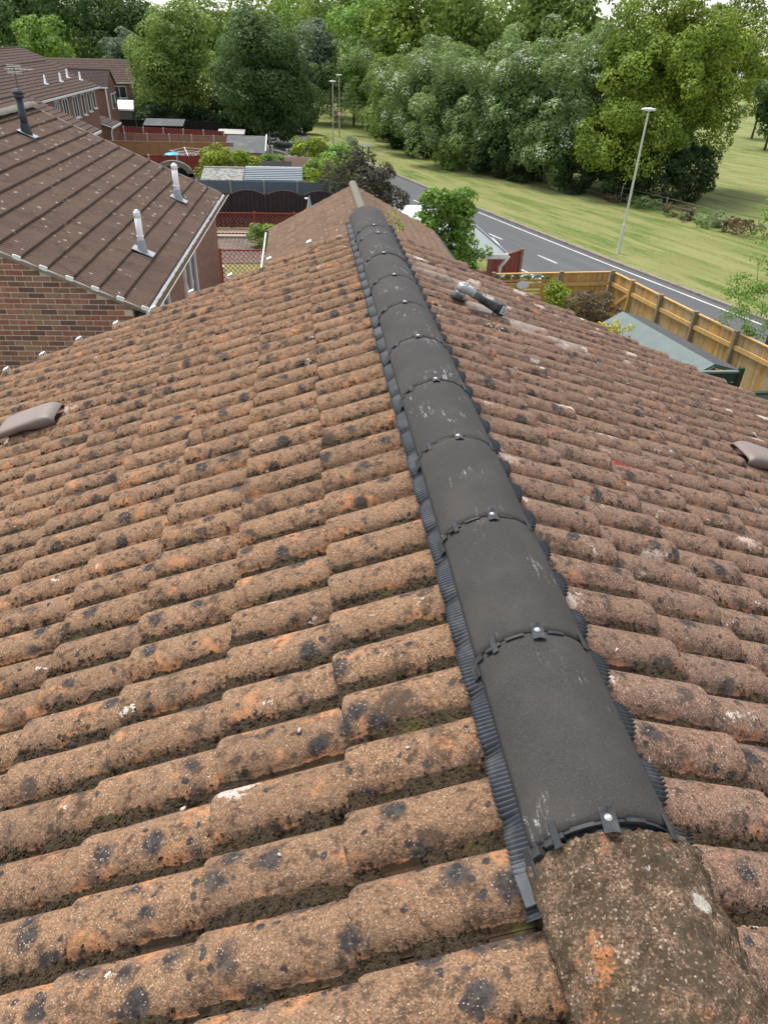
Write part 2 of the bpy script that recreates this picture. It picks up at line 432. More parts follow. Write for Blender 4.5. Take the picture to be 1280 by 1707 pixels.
def clip_mesh():
    mb = MB(); V = []; nx, ny = 6, 5                    # plate 34 x 52 mm with curled ends
    for top in (1, 0):
        for j in range(ny+1):
            for i in range(nx+1):
                x = -.0135+.027*i/nx; y = -.027+.047*j/ny
                curl = .005*(max(0, abs(y+.0035)/.0235-.55)/.45)**2*(1 - .8*(abs(x)/.0135)) if True else 0
                V.append((x, y, .0022*top + .0008 + curl))
    n = nx+1; b = (ny+1)*n; F = []
    for j in range(ny):
        for i in range(nx): q = (j*n+i, j*n+i+1, (j+1)*n+i+1, (j+1)*n+i); F += [q, tuple(b+x for x in q[::-1])]
    for i in range(nx): F += [(i, b+i, b+i+1, i+1), (ny*n+i, ny*n+i+1, b+ny*n+i+1, b+ny*n+i)]
    for j in range(ny): F += [(j*n, (j+1)*n, b+(j+1)*n, b+j*n), (j*n+nx, b+j*n+nx, b+(j+1)*n+nx, (j+1)*n+nx)]
    return mesh('ridge_clip', V, F, M_PLAST)
def screw_mesh():
    mb = MB(); mb.lathe([(.0068, 0), (.0068, .0012), (.005, .0016), (.0042, .0032), (.0022, .0042), (.0012, .003)], 14)
    return mb.me('screw', M_SCREW, True)
ME_U, ME_C, ME_S = union_mesh(), clip_mesh(), screw_mesh()
RY = [0, .45, .90, 1.35, 1.80, 2.25, 2.70, 3.15, 3.59, 4.07, 4.28]         # joints seen along the ridge
ridge_list = []
for i, y in enumerate(RY):
    y1 = RY[i+1] if i+1 < len(RY) else 4.92
    L = y1-y
    me = RT_VAR[i % 4] if abs(L-.45) < .002 else ridge_tile_mesh('ridge_tile', M_RIDGE, L-.007, i+10)
    rt = obj('ridge_tile', me, house, (0, y+.002, 0), (random.uniform(-.005, .005), -.07+random.uniform(-.012, .012), random.uniform(-.007, .007)))
    if i == 0: rt['label'] = 'nearest new dark grey ridge tile, butted against the old mossy one'
    obj('union', ME_U, rt, (0, -.002, 0))
    ang = random.uniform(-.04, .06)
    cl = obj('ridge_clip', ME_C, rt, mw=Matrix.Translation((0, -.004, 0)) @ arc_frame(ang, 0, .0005) @ Matrix.Rotation(random.uniform(-.12, .12), 4, 'Z'))
    obj('screw', ME_S, rt, mw=Matrix.Translation((0, -.002, 0)) @ arc_frame(ang, 0, .0026))
# pleated ridge roll, dressed down over the rolls
def ridge_roll(side):
    y0, y1 = -.10, YVERGE+.05
    n = int((y1-y0)/.0024); ys = np.linspace(y0, y1, n+1); V = []; K = 6
    for y in ys:
        hu = roll_h(y-ROLL_PH)/RH
        out = (.166 if side > 0 else .148) + .024*hu**.8*(1 if side > 0 else .1) + .003*mnoise.noise(Vector((y*5, side, 0)))
        pl = .0036*(1 if int(round((y-y0)/.0024)) % 4 in (0, 1) else -1)
        out += .0035*(pl > 0)
        for k in range(K+1):
            x = .095 + (out-.095)*k/K; s = x/cos(A)
            lift = .009*(1-k/K)**1.4*(1-hu)+.004
            drop = (1-hu)*RH*min(1, .25+.75*k/K) if side > 0 else (1-hu)*RH*min(1., .1+.35*k/K)
            p = roof_point(side, s, y, .004 - drop + lift + pl*(k/K > .2)*(.6+.4*k/K))
            V.append(p)
    V = np.array(V); F = []
    idx = np.arange(n)[:, None]*(K+1) + np.arange(K)[None]
    idx = idx.ravel(); F = np.stack([idx, idx+1, idx+K+2, idx+K+1], 1)
    me = fastmesh('ridge_roll', V, F, M_ROLL, False)
    o = obj('ridge_roll', me, house)
    md = o.modifiers.new('thick', 'SOLIDIFY'); md.thickness = .0012
    return o
M_ROLL = simple('slate blue pleated flashing', (.024, .029, .037), .55, .25, 40, .35, dirt=.3, dirtcol=(.14, .135, .13))
ridge_roll(-1); ridge_roll(1)
mb = MB()     # folded end of the flashing beside the old tile
mb.box((-.014, -.075, -.001), (.014, -.0, .003), slope_matrix(-1, .150, -.03, .008) @ Matrix.Rotation(pi/2+.1, 4, 'Z') @ Matrix.Translation((0, .05, 0)), .001)
mb.build('flashing_end', M_ROLL, house)

# ---------------------------------------------------------------- old ridge tile and its mortar
def old_ridge_mat():
    q = NT('old mossy ridge'); P = q.pos()
    g = q.sep(q.vor(300, P, out='Color'))
    c = q.ramp(g[0], [(0, (.07, .045, .03)), (.4, (.19, .12, .08)), (.85, (.24, .155, .10)), (1, (.46, .37, .28))])
    c = q.mix(q.ma('MULTIPLY', q.ss(q.noise(13, 5, .65), .55, .66), q.ss(g[1], .1, .6)), c, (.46, .19, .08))
    c = q.mix(q.ma('MULTIPLY', q.ma('MULTIPLY', q.ss(q.noise(14, 8, .8, v=q.map(P, loc=(3, 1, 2))), .41, .52), q.ss(g[2], .0, .3)), .94), c, q.mix(q.noise(70, 5, .7), (.016, .013, .009), (.12, .09, .058)))
    c = q.mix(q.ma('MULTIPLY', q.ss(q.noise(8, 6, .7, v=q.map(P, loc=(1, 7, 2))), .6, .7), .6), c, (.10, .085, .03))
    wv = q.vadd(P, q.noise(40, 4, .6, col=True), .03)
    ws = q.ma('MULTIPLY', q.ss(q.sep(q.vor(16, wv, out='Color'))[0], .86, .88), q.ss(q.ma('ADD', q.vor(16, wv), q.ma('MULTIPLY', q.noise(90, 4, .7), .4)), .5, .42))
    c = q.mix(q.ma('MULTIPLY', ws, .8), c, (.55, .53, .46))
    n = q.bump(q.ma('ADD', g[0], q.ma('MULTIPLY', q.noise(90, 5, .7), 2)), .8, .006)
    return q.out(c, .97, n, .1)
M_OLDR = old_ridge_mat()
M_MORT = simple('grey mortar', (.20, .17, .135), .95, .5, 60, .1, bump=.6, dirt=.9, dirtcol=(.06, .05, .035))
oldr = obj('old_ridge_tile', ridge_tile_mesh('old_ridge_tile', M_OLDR, .46, 5, .0105, 70, 110), house, (.022, -.475, -.014), (0, -.05, .01)); oldr.scale = (1.2, 1, 1.12)
oldr['label'] = 'old ridge tile covered in brown moss and lichen'
obj('old_ridge_tile', ridge_tile_mesh('old_ridge_tile', M_OLDR, .46, 8, .005, 24, 24), house, (0, -.945, -.016))
obj('old_ridge_tile', ridge_tile_mesh('old_ridge_tile', M_OLDR, .46, 9, .005, 24, 24), house, (0, -1.415, -.016))
for side in (-1, 1):
    mb = MB(); V = []; ny, nk = 120, 6
    for j in range(ny+1):
        y = -1.6+1.58*j/ny
        for k in range(nk+1):
            t = k/nk; x = .080 + .030*t + .006*mnoise.noise(Vector((y*30, t*3, side)))
            zt = -.074*(1-t) + t*(roof_point(1, .126/cos(A), 0, -RH+roll_h(y-ROLL_PH)-.012)[2]) + .005*mnoise.noise(Vector((y*50, t*5, side+4)))
            V.append((side*x, y, zt))
    F = [(j*(nk+1)+k, j*(nk+1)+k+1, (j+1)*(nk+1)+k+1, (j+1)*(nk+1)+k) for j in range(ny) for k in range(nk)]
    mb.add(V, F); mb.build('mortar_bed', M_MORT, house, True)

# ---------------------------------------------------------------- moss and grit lying in the channels
def moss_mat():
    q = NT('dry moss'); P = q.pos()
    c = q.mix(q.ss(q.noise(9, 3), .60, .74), (.050, .037, .025), (.085, .075, .024))
    c = q.mix(q.ss(q.noise(260, 3, .7), .45, .7), c, (.13, .095, .058))
    c = q.mix(q.ss(q.noise(30, 3), .55, .7), c, (.018, .015, .011))
    return q.out(c, 1., q.bump(q.noise(230, 4, .75), 1., .008), .05)
M_MOSS = moss_mat()
TEMPL = [blob_template(i) for i in range(10)]
rs = random.Random(3)
def moss_amount(side, s, yc, dist):
    d = mnoise.noise(Vector((s*5.5, yc*4.1, side*5.)))+.6*mnoise.noise(Vector((s*17, yc*9., side*3.)))+.25*mnoise.noise(Vector((s*45, yc*9., side*3.)))
    return d - ((-.34 if side < 0 else -.16) + .10*max(0, dist-1.6))
def pan_floor(side, s):
    s1 = S1L if side < 0 else S1R; k = math.floor((s-s1)/GA); v = (s-s1)/GA-k
    return -RH-TILT*(1-v)*.8
Vs, Fs, n = [], [], 0
BV, BF, bn = [], [], 0
for side in (-1, 1):
    sl = np.array([side*cos(A), 0, -sin(A)]); nn = np.array([side*sin(A), 0, cos(A)])
    for j in range(-3, int((YVERGE-ROLL_PH)/PER)):
        yc = ROLL_PH + (j+.5)*PER; s = .13; rows = 0; start = bn
        while s < 3.0:
            p = roof_point(side, s, yc); px = project(p); dist = float(np.linalg.norm(p-CAM))
            s += .0022+.0022*dist
            inside = -80 < px[0] < 1360 and px[1] < 1800 and px[2] > .1
            am = moss_amount(side, s, yc, dist) if inside else -1
            # a bed of moss that fills the channel to a wandering level
            fill = min(.030, .004+am*.046) if am > 0 else -.012
            for q_ in range(9):
                o_ = -.042+.0105*q_
                bump = .0045*mnoise.noise(Vector((s*70, (yc+o_)*70, side)))+.0028*mnoise.noise(Vector((s*190, (yc+o_)*190, side)))
                BV.append(roof_point(side, s, yc+o_, pan_floor(side, s)+fill+bump-.10*o_*o_/.042*(1 if am > 0 else 0)))
            rows += 1; bn += 9
            if am < -.04: continue
            for _ in range(4):       # crumbs of moss on and beside the bed
                r = rs.uniform(.0010, .0026)*(.6+.45*dist)
                y = yc + rs.gauss(.002, .013); ss = s+rs.uniform(-.006, .006); hh = roll_h(y-ROLL_PH)
                if hh > .7*RH: continue
                w0 = pan_floor(side, ss) + max(hh, fill) + r*.15
                T = TEMPL[rs.randrange(10)]; a = rs.uniform(0, 6.28); ca, sa = cos(a), sin(a)
                V = T[0]*(np.array([rs.uniform(.8, 2.), rs.uniform(.8, 1.4), rs.uniform(.5, .9)])*r)
                V = np.stack([V[:, 0]*ca-V[:, 1]*sa, V[:, 0]*sa+V[:, 1]*ca, V[:, 2]], 1)
                Vs.append(roof_point(side, ss, y, w0) + V[:, :1]*sl + V[:, 1:2]*np.array([0, 1, 0]) + V[:, 2:]*nn); Fs.append(T[1]+n); n += len(V)
        base = start + np.arange(rows-1)[:, None]*9 + np.arange(8)[None]; base = base.ravel()
        BF.append(np.stack([base, base+1, base+10, base+9], 1))
print('moss', len(Vs), bn)
stuff(obj('moss', fastmesh('moss', np.concatenate(Vs), np.concatenate(Fs), M_MOSS, True), house))
stuff(obj('moss_bed', fastmesh('moss_bed', np.array(BV), np.concatenate(BF), M_MOSS, True), house))

# ---------------------------------------------------------------- vents, verge clips and small things on our roof
M_VENT = simple('mauve grey plastic', (.185, .14, .122), .5, .25, 9, .4, dirt=.2, dirtcol=(.1, .075, .06))
M_DARK = simple('dark void', (.012, .012, .013), .9)
M_WHITE = simple('white plastic', (.78, .79, .78), .35, .15, 25, .4, dirt=.25, dirtcol=(.3, .29, .26))
def vent(side, tail, ymid):
    base = MB(); w = .235; L = .34
    # hood: smooth cowl, low at the head, raised at the tail
    hood = MB(); V = []; na, nl = 22, 14
    for lay in (0, .005):
        for j in range(nl+1):
            t = j/nl; y = L*t
            top = .012+.042*(1-(1-min(1, t*3.2))**2)**.5+.010*t; low = -.022+.040*min(1, max(0, t-.12)*2.2)
            for i in range(na+1):
                a = pi-pi*i/na; cx, sz = cos(a), sin(a)
                V.append(((w*.5-lay)*math.copysign(abs(cx)**.45, cx)*(.90+.10*min(1, t*4)), y, low + (top-lay-low)*abs(sz)**.34))
    n = na+1; b = (nl+1)*n; F = []
    for j in range(nl):
        for i in range(na): q = (j*n+i, j*n+i+1, (j+1)*n+i+1, (j+1)*n+i); F += [q, tuple(b+x for x in q[::-1])]
    for i in range(na): F += [(i, b+i, b+i+1, i+1), (nl*n+i, nl*n+i+1, b+nl*n+i+1, b+nl*n+i)]
    for j in range(nl): F += [(j*n, (j+1)*n, b+(j+1)*n, b+j*n), (j*n+na, b+j*n+na, b+(j+1)*n+na, (j+1)*n+na)]
    hood.add(V, F)
    r = obj('vent_tile', None, house, mw=slope_matrix(side, tail-L, ymid, 0))
    r['label'] = 'smooth mauve-grey plastic roof vent at the %s edge of the photo' % ('left' if side < 0 else 'right')
    hood.build('hood', M_VENT, r, True)
    base.box((-w/2, 0, -.05), (w/2, L+.05, -.035), None, .003); base.box((-w/2+.01, L*.5, -.036), (w/2-.01, L-.05, -.005), None, .004)
    base.build('base', M_VENT, r)
    g = MB()
    for i in range(13): g.box((-w/2+.02+i*.0215, L-.05, -.034), (-w/2+.026+i*.0215, L-.04, .03))
    g.build('grille', M_DARK, r)
vent(-1, S1L+6.1*GA, 3.30); vent(1, S1R+6.2*GA, 2.70)
for k in range(9):                 # white verge clips
    mb = MB(); mb.box((-.024, -.012, .000), (.026, .022, .003), None, .001); mb.box((.022, -.012, -.03), (.027, .022, -.001), None, .001); mb.box((-.024, .0225, -.030), (.027, .026, .002), None, .001)
    M = slope_matrix(-1, S1L+k*GA-.020, YVERGE+.0, -.001) @ Matrix.Rotation(random.uniform(-.1, .1), 4, 'Z')
    mb.build('verge_clip', M_WHITE, house, mw=M)
q = NT('bird lime'); M_LIME = q.out(q.mix(q.noise(90, 4), (.50, .47, .41), (.30, .27, .22)), .9, q.bump(q.noise(120, 4), .6, .004))
def chip(side, s, y, size, seed, label, tone=None):
    k = math.floor((s-(S1L if side < 0 else S1R))/GA); v = (s-(S1L if side < 0 else S1R))/GA-k
    w0 = -RH-TILT*(1-v)*.8 + roll_h(y-ROLL_PH); V, F = blob_template(seed, 1)
    V = (V+.35*nz3(V*1.3+seed, 2.3)[:, None])*np.array([1.3, .8, .28])*size*.6
    o = obj('debris_chip', fastmesh('debris_chip', V, F, tone or M_LIME, False), None, mw=slope_matrix(side, s, y, w0+size*.3+.003, random.uniform(0, 3)))
    tag(o, label, 'debris', 'pale chips lying in the tile channels')
chip(-1, .575, .455, .011, 3, 'pale chip in a tile channel just below the white splash'); pass
chip(-1, .32, .31, .008, 5, 'small white stone in the mossy channel left of the nearest ridge tile'); chip(-1, .88, .36, .013, 6, 'larger white fragment in the tile channel at lower left')
pass; chip(-1, .62, .16, .007, 8, 'twin-lobed white crumb beside moss near the bottom')
mb = MB(); pts = []
for i in range(40):
    t = i/39; a = t*2*pi*1.0
    pts.append((.012*sin(a*1.) + .05*max(0, t-.72), .022*cos(a) + .045*max(0, t-.72)*3, .002+.004*sin(t*9)))
mb.tube(pts, .0022, 6)
tag(mb.build('wire_tie', simple('red insulated wire', (.55, .06, .05), .4), None, True, mw=slope_matrix(1, .85, 1.77, .006)), 'small loop of red wire lying on the right-hand tiles', 'wire')

# angle grinder lying on the right-hand slope
gr = thing('angle_grinder', 'cordless angle grinder with grey metal head and black battery resting on the right slope', 'grinder')
gr.matrix_world = slope_matrix(1, .475, 3.50, .008, .16) @ Matrix.Scale(.93, 4)
M_ALU = simple('cast aluminium', (.40, .42, .42), .45, .35, 60, .5, metal=.35, dirt=.3, dirtcol=(.3, .29, .27))
M_TOOL = simple('black rubber', (.022, .026, .027), .5, .2, 50, .4, dirt=.35, dirtcol=(.16, .155, .15))
M_TGREY = simple('grey tool plastic', (.10, .115, .115), .45, .2, 50, .4, dirt=.3, dirtcol=(.2, .2, .19))
mb = MB(); mb.lathe([(.008, -.002), (.0625, -.0015), (.0625, .0012), (.02, .0022), (.02, .006), (.012, .008)], 28); mb.build('cutting_disc', M_TOOL, gr, mw=Matrix.Translation((.0, 0, .004)))
mb = MB(); mb.lathe([(.024, .008), (.03, .012), (.03, .024), (.034, .026), (.034, .034), (.027, .036), (.026, .042)], 20); mb.build('spindle_collar', M_ALU, gr, True)
mb = MB(); V = []
secs = [(-.036, .020, .040, .078), (-.030, .034, .040, .088), (-.005, .039, .038, .094), (.03, .038, .038, .092), (.052, .041, .034, .092), (.07, .042, .030, .090), (.078, .038, .030, .086)]
def loft(mb, secs, n=16, p=3.):
    V = []; F = []
    for y, hw, z0, z1 in secs:
        for k in range(n):
            a = 2*pi*k/n; c, s_ = cos(a), sin(a)
            V.append((hw*math.copysign(abs(c)**(2/p), c), y, (z0+z1)/2 + (z1-z0)/2*math.copysign(abs(s_)**(2/p), s_)))
    for i in range(len(secs)-1):
        for k in range(n): F.append((i*n+k, i*n+(k+1) % n, (i+1)*n+(k+1) % n, (i+1)*n+k))
    F += [tuple(range(n-1, -1, -1)), tuple((len(secs)-1)*n+k for k in range(n))]
    mb.add(V, F); return mb
loft(mb, secs); 
for sx in (-1, 1):
    for yy in (.0, .058): mb.lathe([(.0045, 0), (.0045, .004), (.003, .005)], 8, Matrix.Translation((sx*.026, yy, .089)))
mb.box((-.014, -.02, .09), (.014, .022, .0985), None, .004); mb.build('gear_head', M_ALU, gr, True)
mb = loft(MB(), [(.078, .037, .028, .086), (.10, .036, .026, .084), (.125, .030, .024, .076)]); mb.build('motor_collar', M_TGREY, gr, True)
mb = loft(MB(), [(.125, .031, .023, .077), (.16, .026, .014, .062), (.20, .027, .006, .058), (.235, .031, .000, .058), (.262, .034, -.004, .060), (.275, .036, -.006, .062)]); mb.build('handle', M_TOOL, gr, True)
mb = loft(MB(), [(.276, .038, -.010, .063), (.285, .041, -.012, .066), (.33, .041, -.012, .064), (.343, .036, -.010, .058)], 16, 5); bt = mb.build('battery', M_TOOL, gr, True)
mb = MB()                          # white square badge with a bracket mark on the battery flank
for fx in (.0412,):
    def pl(y0, y1, z0, z1): mb.box((fx, y0, z0), (fx+.0012, y1, z1))
    pl(.300, .336, .052, .058); pl(.300, .336, .008, .014); pl(.300, .306, .014, .052); pl(.330, .336, .014, .052)
    pl(.311, .316, .022, .045); pl(.311, .325, .041, .046); pl(.311, .325, .021, .026); pl(.318, .3215, .030, .037)
mb.build('badge', M_WHITE, bt)
mb = MB()
for i in range(5): mb.box((-.012, .092+i*.006, .0845-i*.0004), (.012, .095+i*.006, .0862-i*.0004))
mb.build('air_slot', M_DARK, gr)

# ================================================================ THE PLACE AROUND: ground falls gently away
def gz(Y): return -7.5 - .03*(Y-25)
def grass_mat():
    q = NT('mown grass'); P = q.pos()
    rp = q.map(P, rot=(0, 0, -.27))
    st = q.noise(1., 6, .68, v=q.map(rp, (1.1, .13, 1)), dist=.6)
    fn = q.noise(14, 4, .7, v=q.map(rp, (1, .35, 1)))
    c = q.mix(q.ss(fn, .3, .7), (.062, .108, .020), (.112, .168, .036))
    c = q.mix(q.ma('MULTIPLY', q.ss(q.ma('ADD', st, q.ma('MULTIPLY', fn, .3)), .49, .75), .68), c, (.31, .28, .125))
    c = q.mix(q.ma('MULTIPLY', q.ss(q.noise(.25, 4), .42, .66), .5), c, (.19, .20, .07))
    c = q.mix(q.ma('MULTIPLY', q.ss(q.noise(2.6, 6, .75), .58, .72), .5), c, (.05, .085, .02))
    return q.out(c, .95, q.bump(q.noise(30, 4, .7), .8, .05), .1)
M_GRASS = grass_mat()
V = []; xs = np.linspace(-420, 420, 29); ys = np.concatenate([np.linspace(-120, 140, 27), np.linspace(180, 700, 10)])
for y in ys:
    for x in xs: V.append((x, y, gz(y)))
n = len(xs); F = [(j*n+i, j*n+i+1, (j+1)*n+i+1, (j+1)*n+i) for j in range(len(ys)-1) for i in range(n-1)]
struct(obj('ground', mesh('ground', V, F, M_GRASS)))
# road
WL = [(-40, 33.6), (0, 22.45), (22.55, 16.18), (27.78, 14.72), (34.07, 12.97), (40.69, 11.26), (45.81, 9.89), (53, 8.15), (58.56, 6.88), (67, 4.75), (75.9, 2.6), (84.6, .95), (95, -.6), (120, -2.4), (160, -3.5)]
def wl(Y): return float(np.interp(Y, [a for a, b in WL], [b for a, b in WL]))
def wls(Y): return sum(wl(Y+d) for d in (-5, -2.5, 0, 2.5, 5))/5
RYS = list(np.arange(-40, 150, 2.))
def strip(o0, o1, dz, ys=RYS):
    V = []
    for y in ys: c = wls(y); V += [(c+o0, y, gz(y)+dz), (c+o1, y, gz(y)+dz)]
    return V, [(2*i, 2*i+1, 2*i+3, 2*i+2) for i in range(len(ys)-1)]
def asph():
    q = NT('asphalt'); P = q.pos(); rp = q.map(P, rot=(0, 0, -.27))
    c = q.mix(q.noise(40, 4, .7), (.066, .068, .071), (.10, .102, .105))
    c = q.mix(q.ma('MULTIPLY', q.ss(q.noise(1.2, 4, v=q.map(rp, (1.2, .08, 1))), .45, .7), .5), c, (.118, .118, .118))
    c = q.mix(q.ma('MULTIPLY', q.ss(q.noise(.8, 6, .7), .58, .7), .5), c, (.07, .07, .072))
    return q.out(c, .85, q.bump(q.noise(120, 3), .3, .01), .25)
M_ASPH = asph(); M_PAINT = simple('road paint', (.58, .58, .56), .7, .35, 6, .3, dirt=.45, dirtcol=(.25, .25, .25))
M_KERB = simple('weathered kerb', (.26, .235, .20), .9, .5, 8, .1, bump=.4, dirt=.7, dirtcol=(.10, .085, .05))
road = struct(obj('road', mesh('road', *strip(-5.1, .45, .02), M_ASPH)))
for o0, o1, nm in ((.45, .62, 'kerb'), (-5.27, -5.1, 'kerb')):
    V = []; ys = RYS
    for y in ys:
        c = wls(y); z = gz(y); V += [(c+o0, y, z-.05), (c+o0, y, z+.11), (c+o1, y, z+.11), (c+o1, y, z-.05)]
    F = [(4*i+k, 4*i+k+1, 4*i+k+5, 4*i+k+4) for i in range(len(ys)-1) for k in range(3)]
    struct(obj(nm, mesh(nm, V, F, M_KERB)))
def dirt_strip():
    q = NT('dry verge edge'); c = q.mix(q.ss(q.noise(2.5, 5, .7), .4, .62), (.24, .19, .12), (.13, .15, .05))
    return q.out(c, .95, q.bump(q.noise(25, 4), .6, .03))
V = []
for y in RYS: c = wls(y); V += [(c+.62, y, gz(y)+.085), (c+1.05+.25*mnoise.noise(Vector((y*.7, 0, 0))), y, gz(y)+.012)]
struct(obj('verge_edge', mesh('verge_edge', V, [(2*i, 2*i+1, 2*i+3, 2*i+2) for i in range(len(RYS)-1)], dirt_strip())))
struct(obj('edge_line', mesh('edge_line', *strip(-.05, .06, .03, list(np.arange(-40, 47, 1.))), M_PAINT)))
struct(obj('edge_line', mesh('edge_line', *strip(-4.75, -4.64, .03, list(np.arange(-40, 47, 1.))), M_PAINT)))
for y0 in np.arange(-33.4, 110, 5.0):
    yy = y0+.17; struct(obj('lane_dash', mesh('lane_dash', *strip(-2.43, -2.32, .03, [yy, yy+.8, yy+1.6]), M_PAINT)))

# ---------------------------------------------------------------- vegetation
def leaf_mat(name, c0, c1, c2, trans=.40):
    q = NT(name); r = q.attr('r'); c = q.ramp(r, [(0, c0), (.55, c1), (1, c2)])
    c = q.mix(q.ma('MULTIPLY', q.ss(q.noise(.55, 3), .4, .65), .35), c, q.mix(.5, c, c0))
    q.out(c, .62, None, .28)
    tr = q.n('BsdfTranslucent'); q.put(q.mix(.2, c, (.30, .36, .05)), tr.inputs[0])
    mx = q.n('MixShader'); mx.inputs[0].default_value = trans
    q.t.links.new(q.b.outputs[0], mx.inputs[1]); q.t.links.new(tr.outputs[0], mx.inputs[2])
    q.t.links.new(mx.outputs[0], q.t.nodes['Material Output'].inputs[0]); return q.m
LM = {
 'deep': leaf_mat('deep green leaf', (0.039, 0.083, 0.024), (0.081, 0.149, 0.044), (0.166, 0.258, 0.083)),
 'mid': leaf_mat('mid green leaf', (0.090, 0.156, 0.030), (0.187, 0.276, 0.056), (0.352, 0.442, 0.108)),
 'fresh': leaf_mat('fresh green leaf', (0.084, 0.164, 0.022), (0.168, 0.298, 0.042), (0.288, 0.446, 0.082), .3),
 'olive': leaf_mat('olive green leaf', (0.089, 0.143, 0.015), (0.187, 0.266, 0.029), (0.320, 0.418, 0.059), .3),
 'grey': leaf_mat('grey green leaf', (0.071, 0.108, 0.064), (0.144, 0.201, 0.129), (0.245, 0.309, 0.208)),
 'haw': leaf_mat('hawthorn leaf', (0.088, 0.147, 0.044), (0.180, 0.267, 0.088), (0.319, 0.425, 0.159)),
 'yellow': leaf_mat('yellow green leaf', (0.110, 0.165, 0.013), (0.242, 0.319, 0.028), (0.418, 0.484, 0.055), .3),
 'gold': leaf_mat('golden leaf', (.25, .22, .015), (.50, .42, .02), (.68, .58, .05), .25),
 'purple': leaf_mat('purple brown leaf', (0.025, 0.020, 0.018), (0.061, 0.048, 0.041), (0.108, 0.100, 0.063)),
 'russet': leaf_mat('russet leaf', (.07, .035, .025), (.13, .085, .05), (.20, .17, .10)),
 'ivy': leaf_mat('ivy leaf', (0.016, 0.039, 0.013), (0.034, 0.068, 0.018), (0.065, 0.111, 0.033)),
}
M_BARK = simple('bark', (.10, .08, .055), .95, .6, 9, .1, bump=.6)
M_BLOS = simple('cream blossom', (.82, .80, .70), .8, .1, 12)
def leaf_mesh(name, mat, clumps, n, size, rng, aspect=.62, up=.45, jit=.55, hemi=.3, inner=.7):
    """clumps: list (centre, radius, outward dir). leaves are folded diamonds scattered through the outer part of each clump"""
    C = np.array([c for c, r, d in clumps]); Rr = np.array([r for c, r, d in clumps]); Dd = np.array([d for c, r, d in clumps])
    wgt = Rr**2; idx = rng.choice(len(C), n, p=wgt/wgt.sum())
    d = rng.normal(size=(n, 3)) + Dd[idx]*hemi*2.2 + np.array([0, 0, hemi*.8]); d /= np.linalg.norm(d, axis=1)[:, None]
    rad = Rr[idx]*(inner+(1.12-inner)*rng.random(n)**.6)
    p = C[idx] + d*rad[:, None]*np.array([1, 1, .82])
    nrm = d + np.array([0, 0, up]) + rng.normal(size=(n, 3))*jit; nrm /= np.linalg.norm(nrm, axis=1)[:, None]
    t = rng.normal(size=(n, 3)); t -= (t*nrm).sum(1)[:, None]*nrm; t /= np.linalg.norm(t, axis=1)[:, None]
    b = np.cross(nrm, t); s = size*(.6+.8*rng.random(n))[:, None]
    V = np.stack([p-t*s*.5, p+b*s*aspect*.5+nrm*s*.08, p+t*s*.5, p-b*s*aspect*.5+nrm*s*.08], 1).reshape(-1, 3)
    F = np.arange(n*4).reshape(-1, 4)
    me = fastmesh(name, V, F, mat, False)
    r = np.repeat(np.clip(rng.normal(.5, .24, n) + (rng.random(len(C))[idx]-.5)*.5, 0, 1), 4).astype(np.float32)
    a = me.attributes.new('r', 'FLOAT', 'POINT'); a.data.foreach_set('value', r); return me
def crown_clumps(rng, ells, nc, rc):
    out = []; vol = np.array([e[1][0]*e[1][1]*e[1][2] for e in ells])**.7; vol /= vol.sum()
    for _ in range(nc):
        e = ells[rng.choice(len(ells), p=vol)]; d = rng.normal(size=3); d[2] += .25; d /= np.linalg.norm(d)
        f = .45+.55*rng.random()**.45
        c = np.array(e[0]) + d*np.array(e[1])*f*(1+.13*rng.normal())
        out.append((c, rc*(.65+.7*rng.random()), d))
    return out
def tree(name, label, X, Y, mat, ells, nleaf, size, nc=90, rc=1.1, trunk=.22, group=None, seed=0, cat='tree', blossom=0, zb=None, limbs=5, up=.45, twig=0, inner=.7, hemi=.3):
    rng = np.random.default_rng(seed+int(abs(X)*13+Y*7)); z0 = gz(Y) if zb is None else zb
    t = thing(name, label, cat, (X, Y, z0), 0, group)
    cl = crown_clumps(rng, ells, nc, rc)
    core = []
    if trunk > .15:
        for e in ells:
            for _ in range(10): d = rng.normal(size=3); d /= np.linalg.norm(d); core.append((np.array(e[0])+d*np.array(e[1])*.38, .36*min(e[1]), d))
    obj('crown', leaf_mesh('crown', LM[mat], cl, nleaf, size, rng, up=up, inner=inner, hemi=hemi), t)
    if core: obj('inner_foliage', leaf_mesh('inner_foliage', LM[mat], core, nleaf//3, size*1.55, rng, up=up, inner=.3, hemi=0), t)
    mb = MB(); top = max(e[0][2] for e in ells); ex, ey = ells[0][0][0], ells[0][0][1]
    mb.tube([(0, 0, -.1), (ex*.1, ey*.1, top*.3), (ex*.4+.05*top*rng.normal()*.3, ey*.4, top*.7), (ex*.7, ey*.7, top)], [trunk, trunk*.8, trunk*.55, trunk*.2], 8)
    for i in range(limbs):
        c, r, d = cl[i*len(cl)//max(1, limbs)]; h = top*(.25+.4*rng.random())
        mid = np.array([c[0]*.5, c[1]*.5, (h+c[2])/2+.1*top*rng.random()])
        mb.tube([(ex*.3*h/top, ey*.3*h/top, h), mid, c], [trunk*.42, trunk*.26, trunk*.08], 6)
    for i in range(twig):
        c, r, d = cl[rng.integers(len(cl))]; e = c + d*r*1.9 + np.array([0, 0, r*(.2+.7*rng.random())]); tr_ = .03 if trunk > .15 else .007; mb.tube([c*.8, c, e], [tr_, tr_*.7, tr_*.3], 4)
    mb.build('trunk', M_BARK, t)
    if blossom:
        b2 = [(c, r, d) for c, r, d in cl if d[2] > -.35 and rng.random() < .55]
        obj('blossom', leaf_mesh('blossom', M_BLOS, b2, int(blossom*5), size*.42, rng, aspect=.9, up=1., jit=.3, hemi=.9, inner=1.), t)
    return t
